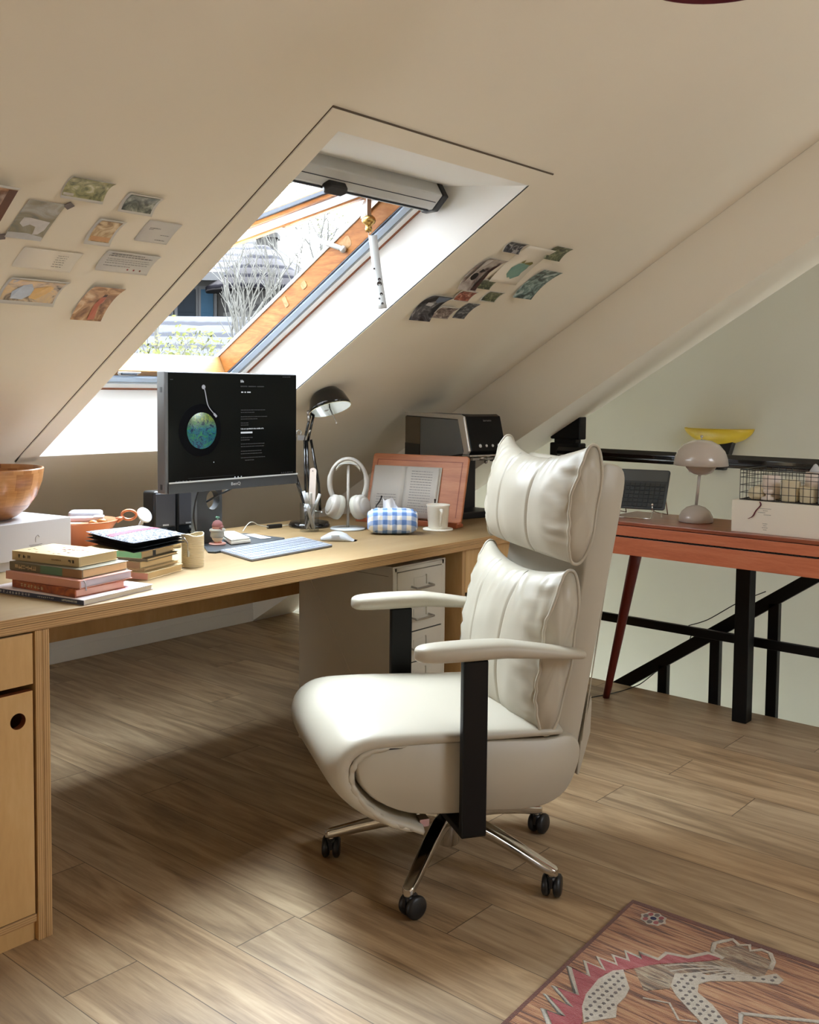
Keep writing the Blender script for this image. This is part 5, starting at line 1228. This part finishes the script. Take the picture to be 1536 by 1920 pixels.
placed('grey-brown hardcover with a green spine band, second from top', (1.330, 2.168), (1.275, 2.410), (1.480, 2.220), z, .0215, 'cover_green', pages='pages', spine=[('green_band', .44, .74), ('tan_band', .74, 1)], group=G, extra=ex_gr); z += .022
def ex_top(t, w, d, h):
    glyphs(t, -w*.42, -w*.2, h/2, .010, 'ink_dark', 3); glyphs(t, w*.1, w*.24, h/2, .004, 'tan_band', 8); glyphs(t, w*.34, w*.44, h/2, .009, 'ink_dark', 2)
    topglyphs(t, [(random.uniform(-w*.4, w*.3), random.uniform(d*.1, d*.9)) for _ in range(16)], .008, 'tan_band', h); topglyphs(t, [(-.01+.012*k, d*.55+.004*k) for k in range(5)], .010, 'pouch_red', h)
placed('cream paperback with brushed writing, top of the front stack', (1.345, 2.205), (1.290, 2.425), (1.465, 2.290), z, .0235, 'kraft', pages='pages', group=G, extra=ex_top)
b = B(); 
# second stack beside the front stack
G = 'stack of books under the floral pouch'
z = DZ+.0003
placed('orange-spined paperback at the bottom beneath the floral pouch', (1.590, 2.272), (1.520, 2.470), (1.745, 2.335), z, .0185, 'kraft', pages='pages', spine=[('cover_pink', 0, 1)], group=G); z += .0188
placed('thin cream paperback, second from bottom beneath the floral pouch', (1.600, 2.300), (1.540, 2.480), (1.750, 2.350), z, .008, 'kraft', pages='pages', group=G); z += .0083
placed('thick tan paperback in the middle beneath the floral pouch', (1.585, 2.300), (1.530, 2.475), (1.725, 2.355), z, .0185, 'kraft', pages='pages', spine=[('tan_band', 0, 1)], group=G); z += .0188
placed('thin grey-spined paperback, second from top beneath the floral pouch', (1.600, 2.290), (1.530, 2.48), (1.74, 2.345), z, .008, 'cover_green', pages='pages', group=G); z += .0083
placed('mint-green-spined paperback directly under the floral pouch', (1.590, 2.300), (1.520, 2.475), (1.745, 2.360), z, .0185, 'kraft', pages='pages', spine=[('mint_cover', 0, 1)], group=G); z += .019
# floral pouch
pc = [(1.572, 2.545), (1.540, 2.262), (1.752, 2.322), (1.765, 2.560)]
t = thing('zip_pouch', 'black quilted pouch with floral top and red band on books', 'pouch', (1.652, 2.42, z), 0)
pcl = [(x-1.652, y-2.42) for x, y in pc]
def pq(u, v): 
    a = Vector(pcl[0]).lerp(Vector(pcl[1]), u); c = Vector(pcl[3]).lerp(Vector(pcl[2]), u); return a.lerp(c, v)
def layer(z0, z1, sc_, amp, ph):
    def f_(a, c, top):
        u, v = .5+(a-.5)*sc_, .5+(c-.5)*sc_; p = pq(u, v); e_ = (1-(2*a-1)**6)*(1-(2*c-1)**6)
        zz = (z0+z1)/2+((z1-z0)/2*max(0.04, e_**.5))*(1 if top else -1)+amp*math.sin(a*5+ph)*math.sin(c*4+ph)+amp
        return (p.x, p.y, zz)
    return f_
b = B()
for i, (z0_, z1_) in enumerate(((.001, .010), (.0105, .0185), (.019, .026))):
    f_ = layer(z0_, z1_, 1-.015*i, .0012, i)
    b.grid(24, 24, lambda a, c: f_(a, c, True)); b.grid(24, 24, lambda a, c: f_(a, c, False))
b.build('quilted_body', 'black', t)
f_ = layer(.024, .0345, .985, .0015, 2)
b = B(); b.grid(30, 30, lambda a, c: f_(a, c, True)); b.build('floral_panel', 'pouch', t)
b = B(); b.grid(5, 30, lambda a, c: tuple(Vector(f_(.40+a*.13, .04+c*.92, True))+Vector((0, 0, .0007)))); b.build('red_band', 'pouch_red', t)
b = B(); b.tube([(.094, -.098, .020), (.102, -.104, .006), (.100, -.108, -.02)], .0016, 6); b.box(.097, .103, -.112, -.108, -.034, -.018); b.build('zip_pull', 'steel', t)
b = B(); b.box(-.045, -.037, -.150, -.1475, -.010, .006); b.build('loop_tag', 'black', t)
# white storage boxes and wooden bowl
RB = R(10.4)
t = thing('storage_box', 'large white card box under the wooden bowl', 'box', (1.618, 2.694, DZ+.0255), RB)
b = B(); b.box(-.42, 0, 0, .222, 0, .106); b.build('box_body', 'box_white', t, bevel=.002)
b = B(); b.box(-.150, -.105, -.0006, 0, .038, .0395); b.box(-.147, -.108, -.0006, 0, .034, .0352); b.tube([(-.128, -.0004, .046), (-.128, -.0004, .060), (-.120, -.0004, .066), (-.115, -.0004, .060)], .0006, 4); b.build('box_print', 'ink', t)
t = thing('storage_box', 'lower white card box beneath the larger white box', 'box', (1.612, 2.696, DZ+.0003), RB)
b = B(); b.box(-.41, 0, .003, .218, 0, .0245); b.build('box_body', 'box_white', t, bevel=.001)
t2 = thing('wooden_bowl', 'large bamboo salad bowl cut by the left edge, on white boxes', 'bowl', (1.412, 2.792, DZ+.1325))
b = B(); b.lathe([(0, 0), (.060, 0), (.078, .008), (.110, .032), (.135, .068), (.150, .110), (.1555, .145), (.154, .149), (.146, .149), (.141, .112), (.124, .070), (.100, .040), (.068, .018), (0, .014)], 72)
b.build('bowl_body', 'bowl', t2)
# copper pan with its contents
PXC, PYC = 1.985, 2.975-.17
t = thing('copper_pan', 'open copper-coloured pan with ring handle behind the white box', 'pan', (1.738, 2.822, DZ))
b = B(); b.lathe([(0, 0), (.050, 0), (.060, .010), (.078, .055), (.102, .094), (.105, .100), (.100, .100), (.076, .060), (.056, .016), (0, .010)], 56); b.build('pan_body', 'copper', t)
b = B(); hdv = Vector((.80, -.60, 0)); sdv = Vector((.60, .80, 0))
lp_ = []
for k in range(18):
    a = 2*PI*k/18; lp_.append(tuple(hdv*(.138+.022*math.cos(a))+sdv*.004+Vector((0, 0, .112+.015*math.sin(a)))))
b.tube(lp_, .0045, 8, closed=True); b.tube([tuple(hdv*.100+Vector((0, 0, .096))), tuple(hdv*.12+Vector((0, 0, .104)))], [.010, .006], 8); b.build('ring_handle', 'copper', t)
b = B(); b.prism(rrect(-.05, .05, -.032, .032, .012), 0, .034, 'z'); tag(b.build('soap_case', 'white', bevel=.008, segs=3), 'white rounded plastic case lying in the copper pan', 'case', loc=(1.755, 2.835, DZ+.092), rz=R(-40))
b = B(); b.box(-.075, .06, -.02, .02, 0, .010); b.box(.03, .062, -.022, .022, .009, .012); tag(b.build('folded_cloth', 'lilac', bevel=.004), 'grey folded strip lying across the copper pan', 'cloth', loc=(1.715, 2.785, DZ+.104), rz=R(-36))
for i, (x_, y_, lb) in enumerate(((1.722, 2.742, 'brown nut at the rim of the copper pan, left of two'), (1.748, 2.738, 'larger brown nut at the rim of the copper pan'))):
    b = B(); b.sphere((0, 0, 0), .0095+.002*i, sc3=(1.5, 1, .95)); tag(b.build('walnut', 'bowl'), lb, 'nut', 'nuts in the copper pan', loc=(x_, y_, DZ+.098+.002*i), rz=R(-40))
b = B(); b.prism(rrect(-.024, .024, -.010, .010, .008), 0, .022, 'z'); tag(b.build('dark_pouch', 'black', bevel=.004), 'small black case tucked under the grey strip in the pan', 'case', loc=(1.765, 2.775, DZ+.080), rz=R(-40))
# charging puck
t = thing('charging_stand', 'round white charging disc on a curved stem', 'charger', (1.945, 2.812, DZ), VA)
b = B(); b.tube(smooth([(0, 0, .0), (-.010, 0, .03), (-.004, 0, .065), (.010, 0, .086)], 6), .006, 12); b.lathe([(0, 0), (.028, 0), (.028, .005), (0, .006)], 32); b.build('stem', 'white', t)
b = B(); b.T = Matrix.Translation((.012, -.010, .098)) @ Matrix.Rotation(R(52), 4, 'Y') @ Matrix.Rotation(R(28), 4, 'X'); b.lathe([(0, -.004), (.024, -.004), (.0275, -.001), (.0275, .003), (.024, .0045), (0, .0045)], 40); b.build('disc', 'white', t)
# cream cups
t = thing('ribbed_cup', 'cream ribbed cylinder cup behind the floral pouch', 'cup', (1.806, 2.360, DZ))
b = B()
def rc(a, c):
    zz = .094*c; r_ = .0275+.0006*math.sin(zz*1400+6*a*2*PI); dz = .004*math.cos(4*PI*a) if c > .96 else 0
    return (r_*math.cos(2*PI*a)*1.12, r_*math.sin(2*PI*a), zz+dz)
b.grid(40, 110, rc, cu=True); cu_ = b.build('cup_wall', 'cream_wax', t); k = cu_.modifiers.new('s', 'SOLIDIFY'); k.thickness = .002
b = B(); b.lathe([(0, 0), (.0265, 0), (.0265, .003), (0, .003)], 32); b.build('cup_base', 'cream_wax', t)
b = B(); b.lathe([(0, 0), (.033, 0), (.037, .014), (.038, .022), (.033, .038), (.020, .048), (0, .052)], 40); tag(b.build('cream_dome_jar', 'cream_wax'), 'low cream domed jar behind the ribbed cup', 'jar', loc=(1.982, 2.706, DZ+.0003))
# small things beside the coffee machine
t = book('white-and-red thin book at the foot of the coffee machine', (3.33, 2.235, DZ+.0003), R(-66), .17, .10, .020, 'box_white', pages='pages_w', spine=[('cover_rust', 0, 1)])
b = B(); b.box(-.03, .03, -.03, .03, 0, .026); b.box(-.022, .022, -.022, .022, .0265, .040, 1); tag(b.build('small_box', ['box_white', 'black'], bevel=.002), 'small white box with black lid on the thin red book', 'box', loc=(3.375, 2.245, DZ+.0206), rz=R(-60))
# lamp cord with inline switch
t = thing('lamp_cord', 'thin cord with black inline switch lying behind the card case', 'cord', (0, 0, DZ))
b = B(); b.tube(smooth([(2.33, 2.76, .01), (2.37, 2.78, .030), (2.40, 2.79, .034), (2.44, 2.80, .018), (2.49, 2.80, .006)], 6), .0018, 6); b.tube([(2.545, 2.80, .006), (2.60, 2.80, .004)], .0018, 6); b.build('cord_wire', 'greyclay', t)
b = B(Matrix.Translation((2.515, 2.80, .0065)) @ Matrix.Rotation(R(-10), 4, 'Z')); b.box(-.03, .03, -.008, .008, -.006, .008); b.build('inline_switch', 'black', t, bevel=.003)

# ------------------------------------------------------------------ rug
t = thing('rug', 'red-brown woven pictorial rug with a white-spotted animal', 'rug', (2.232, 1.161, 0), 0)
RX, RY = 2.232, 1.161; hz = .010
rc_ = [(2.236, 1.163), (.55, 1.045), (.65, -.80), (2.30, -.70)]
b = B(); b.prism([(x-RX, y-RY) for x, y in rc_], .0005, hz, 'z'); b.build('pile', 'rug', t, bevel=.003)
b = B(); b.prism([(x-RX, y-RY) for x, y in ((2.238, 1.164), (2.222, 1.164), (2.285, -.70), (2.303, -.70))], .0006, hz+.0008, 'z'); b.prism([(x-RX, y-RY) for x, y in ((2.237, 1.165), (.55, 1.048), (.55, 1.038), (2.237, 1.156))], .0006, hz+.0006, 'z'); b.build('edge_binding', 'rug_edge', t)
zig = [(1.64, 1.06), (1.65, 1.02), (1.71, 1.084), (1.716, 1.041), (1.755, 1.108), (1.754, 1.045), (1.792, 1.111), (1.798, 1.059), (1.877, 1.126), (1.875, 1.075), (1.918, 1.111), (1.918, 1.062), (1.951, 1.098), (1.954, 1.051), (1.981, 1.076), (1.986, 1.04), (2.015, 1.064), (2.013, 1.022), (2.031, 1.039), (2.034, 0.992), (2.07, 0.99), (2.085, 0.947), (2.132, 0.92), (2.135, 0.885)]
low = [(2.104, 0.907), (2.059, 0.945), (2.019, 0.984), (1.974, 1.011), (1.945, 1.031), (1.904, 1.054), (1.839, 1.046), (1.788, 1.038), (1.723, 1.002), (1.66, 1.0), (1.58, .98)]
b1 = [(1.945, 1.031), (1.892, 0.987), (1.859, 0.979), (1.822, 0.978), (1.784, 0.959), (1.726, 0.999), (1.768, 1.029), (1.811, 1.045), (1.878, 1.054), (1.927, 1.046)]
b2 = [(2.006, 0.939), (2.046, 0.9), (2.047, 0.881), (2.08, 0.849), (2.114, 0.799), (2.153, 0.773), (2.14, 0.752), (2.117, 0.755), (2.087, 0.806), (2.031, 0.87), (2.008, 0.885), (1.974, 0.872), (1.953, 0.83), (1.90, 0.765), (1.868, 0.80), (1.931, 0.898), (1.957, 0.925)]
dark = [(1.971, 1.02), (2.042, 0.961), (2.127, 0.881), (2.154, 0.92), (2.212, 0.881), (2.195, 0.798), (2.127, 0.79), (2.102, 0.807), (2.076, 0.848), (2.046, 0.9), (2.006, 0.939), (1.949, 0.923), (1.905, 0.96)]
head = [(2.135, 0.885), (2.146, 0.916), (2.182, 0.927), (2.205, .915), (2.226, 0.902), (2.212, 0.881), (2.228, 0.863), (2.205, 0.852), (2.228, .835), (2.225, 0.814), (2.197, 0.796), (2.16, .79)]
tri = [(1.965, 0.774), (2.10, 0.55), (2.02, 0.53), (1.90, 0.749)]
def flat(name, polys, m, z):
    b = B()
    for p in polys: b.prism([(x-RX, y-RY) for x, y in p], z-.002, z, 'z')
    return b.build(name, m, t)
flat('woven_body', [dark], 'rug_dark', hz+.0010)
flat('woven_mane', [zig+low], 'rug_red', hz+.0014)
flat('woven_spotted_hide', [b1, b2], 'rug_cream', hz+.0018)
b = B(); 
for pl, r_ in ((zig, .0075), (head, .006), (tri+[tri[0]], .006)): b.tube([(x-RX, y-RY, hz+.0005) for x, y in pl], r_, 6, flat=.25)
random.seed(3)
for k in range(5):
    o0 = .012*k
    b.tube([(x-RX, y-RY, hz+.0008) for x, y in ((2.02-o0, .97-o0*1.5), (2.05-o0*.8, .945-o0*1.3), (2.09, .89-o0), (2.11, .85-o0))], .0028, 6, flat=.25)
b.tube([(x-RX, y-RY, hz+.0008) for x, y in ((1.88, .95), (1.90, .90), (1.86, .86), (1.88, .83))], .003, 6, flat=.25)
b.build('woven_outline', 'rug_cream', t)
b = B()
def inside(p, poly):
    c = False; n = len(poly)
    for i in range(n):
        (x1, y1), (x2, y2) = poly[i], poly[(i+1) % n]
        if (y1 > p[1]) != (y2 > p[1]) and p[0] < (x2-x1)*(p[1]-y1)/(y2-y1)+x1: c = not c
    return c
for i in range(40):
    for j in range(40):
        p = (1.70+i*.0165+(j % 2)*.008, .72+j*.0165)
        if (inside(p, b1) or inside(p, b2)) and all(inside((p[0]+dx, p[1]+dy), b1) or inside((p[0]+dx, p[1]+dy), b2) for dx, dy in ((.007, 0), (-.007, 0), (0, .007), (0, -.007))):
            b.prism([(p[0]-RX+.0045*math.cos(a)+random.uniform(-.001, .001), p[1]-RY+.0045*math.sin(a)) for a in (0, 1.2, 2.4, 3.6, 5)], hz, hz+.0024, 'z')
b.build('woven_spots', 'rug_grey', t)
fcx, fcy = 2.188, 1.083
b = B(); b.prism([(fcx-RX+.030*math.cos(a*PI/12)*(1+.10*math.cos(a*PI/12*8)), fcy-RY+.030*math.sin(a*PI/12)*(1+.10*math.cos(a*PI/12*8))) for a in range(24)], hz-.001, hz+.0010, 'z'); b.build('woven_flower_outline', 'rug_cream', t)
b = B(); b2_ = B(); b3_ = B()
for k in range(8):
    a = k*PI/4; cx_, cy_ = fcx-RX+.0195*math.cos(a), fcy-RY+.0195*math.sin(a)
    (b if k % 2 else b2_).prism([(cx_+.0075*math.cos(q_*PI/4)*1.1, cy_+.0062*math.sin(q_*PI/4)) for q_ in range(8)], hz, hz+.0016, 'z')
b3_.prism([(fcx-RX+.0075*math.cos(q_*PI/5), fcy-RY+.0075*math.sin(q_*PI/5)) for q_ in range(10)], hz, hz+.0018, 'z')
b.build('woven_petals', 'rug_red', t); b2_.build('woven_petals', 'rug_grey', t); b3_.build('woven_flower_centre', 'navy', t)

# ------------------------------------------------------------------ OUTDOORS (seen through the roof window)
YA = R(-49.4); OD = 15.0
FW = Vector((math.sin(R(49.4)), math.cos(R(49.4)), 0)); RT = Vector((math.cos(R(49.4)), -math.sin(R(49.4)), 0))
def OL(x, y, z=0): return FW*y+RT*x+Vector((0, 0, z))
TO = Matrix(((RT.x, FW.x, 0, 0), (RT.y, FW.y, 0, 0), (0, 0, 1, 0), (0, 0, 0, 1)))
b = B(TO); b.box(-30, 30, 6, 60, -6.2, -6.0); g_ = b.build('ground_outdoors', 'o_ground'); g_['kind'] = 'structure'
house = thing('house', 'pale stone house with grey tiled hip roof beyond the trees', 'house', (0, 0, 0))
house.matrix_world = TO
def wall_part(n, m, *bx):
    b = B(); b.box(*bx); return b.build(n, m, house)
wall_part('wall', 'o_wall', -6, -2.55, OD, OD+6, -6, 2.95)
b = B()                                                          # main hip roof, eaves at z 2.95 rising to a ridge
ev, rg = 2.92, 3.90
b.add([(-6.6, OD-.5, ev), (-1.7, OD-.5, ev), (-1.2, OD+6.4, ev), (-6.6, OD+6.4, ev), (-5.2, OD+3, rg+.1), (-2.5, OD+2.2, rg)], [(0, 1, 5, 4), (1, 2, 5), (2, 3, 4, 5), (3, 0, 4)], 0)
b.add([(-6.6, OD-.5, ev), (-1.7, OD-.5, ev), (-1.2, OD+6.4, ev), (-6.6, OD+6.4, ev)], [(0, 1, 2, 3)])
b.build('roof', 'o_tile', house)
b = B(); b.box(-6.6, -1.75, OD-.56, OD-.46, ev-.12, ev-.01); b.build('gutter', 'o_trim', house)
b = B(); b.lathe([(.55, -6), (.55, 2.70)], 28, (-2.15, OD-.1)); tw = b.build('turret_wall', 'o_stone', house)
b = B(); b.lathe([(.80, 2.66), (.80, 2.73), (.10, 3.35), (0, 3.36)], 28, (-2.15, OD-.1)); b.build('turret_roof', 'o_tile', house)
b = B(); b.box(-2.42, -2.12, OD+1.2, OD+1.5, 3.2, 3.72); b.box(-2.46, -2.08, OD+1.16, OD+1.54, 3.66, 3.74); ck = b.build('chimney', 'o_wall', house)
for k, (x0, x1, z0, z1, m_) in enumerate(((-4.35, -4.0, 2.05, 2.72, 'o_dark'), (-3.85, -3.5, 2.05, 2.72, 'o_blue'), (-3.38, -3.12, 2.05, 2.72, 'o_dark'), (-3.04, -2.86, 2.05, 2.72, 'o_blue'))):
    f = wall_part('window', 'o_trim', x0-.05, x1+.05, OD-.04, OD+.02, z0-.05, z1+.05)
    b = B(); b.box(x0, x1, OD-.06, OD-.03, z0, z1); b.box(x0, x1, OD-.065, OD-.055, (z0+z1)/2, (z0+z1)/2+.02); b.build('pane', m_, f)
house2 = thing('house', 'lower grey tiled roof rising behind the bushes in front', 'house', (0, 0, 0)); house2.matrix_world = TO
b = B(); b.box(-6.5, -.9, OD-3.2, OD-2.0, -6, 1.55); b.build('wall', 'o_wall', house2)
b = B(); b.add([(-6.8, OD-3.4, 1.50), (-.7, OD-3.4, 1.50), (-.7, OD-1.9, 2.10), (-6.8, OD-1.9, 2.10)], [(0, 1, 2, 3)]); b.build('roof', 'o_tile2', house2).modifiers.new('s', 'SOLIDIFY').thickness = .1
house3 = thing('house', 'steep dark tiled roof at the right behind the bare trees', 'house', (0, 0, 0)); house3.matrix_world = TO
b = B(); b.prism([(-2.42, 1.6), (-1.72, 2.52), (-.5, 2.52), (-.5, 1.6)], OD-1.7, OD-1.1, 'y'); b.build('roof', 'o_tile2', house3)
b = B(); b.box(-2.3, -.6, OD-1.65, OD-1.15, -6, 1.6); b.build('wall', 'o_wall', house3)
# bare trees
def tree(lb, x, y, zb, h, seed, spread=.38, m='o_bark', depth=5, r0=.05, leafy=0):
    rnd = random.Random(seed); t = thing('bare_tree', lb, 'tree', tuple(OL(x, y, zb)), 0, 'bare trees outside the roof window')
    b = B(); tips = []
    def grow(p, d, L, r, k):
        pts = [p]; q_ = p.copy(); dd = d.copy()
        for i in range(3):
            dd = (dd+Vector((rnd.uniform(-.16, .16), rnd.uniform(-.16, .16), rnd.uniform(-.02, .14)))).normalized(); q_ = q_+dd*L/3; pts.append(q_.copy())
        b.tube(pts, [r, r*.85, r*.72, r*.6], 5 if k > 2 else 4, caps=False)
        if k == 0: tips.append(q_.copy()); return
        for _ in range(rnd.choice((2, 3))):
            nd = (dd+Vector((rnd.uniform(-1, 1), rnd.uniform(-1, 1), rnd.uniform(-.2, .5)))*spread*1.4).normalized(); grow(q_, nd, L*rnd.uniform(.62, .85), r*.6, k-1)
        if k > 1:
            q2 = pts[2]; nd = (dd+Vector((rnd.uniform(-1, 1), rnd.uniform(-1, 1), .1))*spread*1.8).normalized(); grow(q2, nd, L*.55, r*.45, k-2)
    grow(Vector((0, 0, 0)), Vector((0, 0, 1)), h*.36, r0, depth); b.build('branches', m, t)
    if leafy:
        b = B()
        for q_ in tips:
            for _ in range(leafy):
                c_ = q_+Vector((rnd.gauss(0, .09), rnd.gauss(0, .09), rnd.gauss(0, .07))); s_ = rnd.uniform(.015, .035); a = Vector((rnd.uniform(-1, 1), rnd.uniform(-1, 1), rnd.uniform(-1, 1))).normalized(); e_ = a.orthogonal().normalized()
                b.add([c_-a*s_, c_+e_*s_*.5, c_+a*s_, c_-e_*s_*.5], [(0, 1, 2, 3)])
        b.build('leaves', 'o_leaf', t)
tree('bare pale tree in the middle of the roof window view', -2.6, 11.0, .2, 2.9, 11)
tree('bare pale tree nearest the left of the roof window view', -3.3, 10.4, .0, 2.8, 5)
tree('bare tree low between the two pale trees', -2.9, 9.6, -.1, 2.1, 21)
tree('bare tree in front of the round turret', -1.95, 11.4, .4, 2.4, 8, .34)
tree('bare tree by the window stile at right', -1.55, 12.0, .6, 2.2, 31, .34)
tree('twiggy leafing bush at the bottom left of the window view', -3.25, 9.0, .35, 1.15, 42, .55, depth=5, r0=.018, leafy=5)
tree('twiggy leafing bush at the bottom centre of the window view', -2.55, 9.1, .35, 1.15, 43, .55, depth=5, r0=.018, leafy=5)
tree('twiggy leafing bush at the bottom right of the window view', -1.95, 9.4, .35, 1.2, 44, .55, depth=5, r0=.018, leafy=4)
tree('far leafing tree right of the chimney', -1.7, 19, 2.6, 2.2, 51, .5, depth=5, r0=.04, leafy=5)
tree('distant yellow-green tree top beside the chimney', -2.0, 22, 3.3, 2.0, 52, .5, depth=4, r0=.04, leafy=9)

# ------------------------------------------------------------------ light, sky, camera
wd = bpy.data.worlds.new('sky'); sc.world = wd; wd.use_nodes = True; nt = wd.node_tree
bg = nt.nodes['Background']
tc = nt.nodes.new('ShaderNodeTexCoord'); sx = nt.nodes.new('ShaderNodeSeparateXYZ'); nt.links.new(tc.outputs['Generated'], sx.inputs[0])
rp = nt.nodes.new('ShaderNodeValToRGB'); nt.links.new(sx.outputs[2], rp.inputs[0])
dt = nt.nodes.new('ShaderNodeVectorMath'); dt.operation = 'DOT_PRODUCT'; dt.inputs[1].default_value = tuple(Vector((.30, .30, .88)).normalized()); nt.links.new(tc.outputs['Generated'], dt.inputs[0])
def wm(op, a, v):
    x = nt.nodes.new('ShaderNodeMath'); x.operation = op; nt.links.new(a, x.inputs[0]); x.inputs[1].default_value = v; return x.outputs[0]
lobe = wm('ADD', wm('MULTIPLY', wm('POWER', wm('MAXIMUM', dt.outputs['Value'], 0), 5), 1.9), .26)   # thin cloud, brightest around the veiled sun
mv = nt.nodes.new('ShaderNodeVectorMath'); mv.operation = 'SCALE'; nt.links.new(rp.outputs[0], mv.inputs[0]); nt.links.new(lobe, mv.inputs['Scale'])
rp.color_ramp.elements[0].position = 0; rp.color_ramp.elements[0].color = (.66, .70, .76, 1); rp.color_ramp.elements[1].position = .85; rp.color_ramp.elements[1].color = (.86, .96, 1.08, 1)
nt.links.new(mv.outputs[0], bg.inputs[0]); bg.inputs[1].default_value = 22.0
def portal(name, M_, sx_, sy_):
    l = bpy.data.lights.new(name, 'AREA'); l.shape = 'RECTANGLE'; l.size = sx_; l.size_y = sy_; l.cycles.is_portal = True
    o = bpy.data.objects.new(name, l); COL.objects.link(o); o.matrix_world = M_; return o
portal('roof_window_portal', CM @ Matrix.Translation((2.118, 2.86, .245)), .66, 1.15)
portal('stair_fill_portal', Matrix.Translation((4.43, YK+.09, -1.3)) @ Matrix.Rotation(-PI/2, 4, 'X'), .86, 2.2)  # both stair portals sample sky through the added stairwell windows
portal('stair_fill_portal', Matrix.Translation((4.43, YF-.09, -1.2)) @ Matrix.Rotation(PI/2, 4, 'X'), .86, 2.4)
portal('left_fill_portal', Matrix.Translation((XL-.09, 2.9, .36)) @ Matrix.Rotation(-PI/2, 4, 'Y'), .52, 1.6)  # serves the added gable window
for (a, c, s0, s1) in holes: portal('rear_fill_portal', CM2 @ Matrix.Translation(((a+c)/2, (s0+s1)/2, .03)), c-a, s1-s0)  # serves the fill opening added in the rear slope

cam = bpy.data.cameras.new('camera'); co = bpy.data.objects.new('camera', cam); COL.objects.link(co); sc.camera = co
f_px, cx, cy, yaw, pitch, roll = 1903.887, 764.795, 848.130, .862545, .0605454, -.00982663
fwd = Vector((math.sin(yaw)*math.cos(pitch), math.cos(yaw)*math.cos(pitch), -math.sin(pitch)))
rgt = Vector((math.cos(yaw), -math.sin(yaw), 0)); dn = fwd.cross(rgt)
r2 = rgt*math.cos(roll)+dn*math.sin(roll); d2 = -rgt*math.sin(roll)+dn*math.cos(roll)
co.matrix_world = Matrix(((r2.x, -d2.x, -fwd.x, 0), (r2.y, -d2.y, -fwd.y, 0), (r2.z, -d2.z, -fwd.z, 1.27), (0, 0, 0, 1)))
cam.sensor_fit = 'VERTICAL'; cam.sensor_height = 36; cam.lens = f_px/1920*36
cam.shift_x = (768-cx)/1920; cam.shift_y = (cy-960)/1920; cam.clip_start = .05; cam.clip_end = 200
sc.view_settings.view_transform = 'Standard'; sc.view_settings.look = 'None'; sc.view_settings.gamma = 1; sc.view_settings.use_curve_mapping = False
sc.view_settings.exposure = 1.22
cy_ = sc.cycles; cy_.max_bounces = 10; cy_.diffuse_bounces = 7; cy_.glossy_bounces = 4; cy_.transparent_max_bounces = 12; cy_.transmission_bounces = 4
cy_.use_denoising = True; cy_.sample_clamp_indirect = 6; cy_.caustics_reflective = False; cy_.caustics_refractive = False
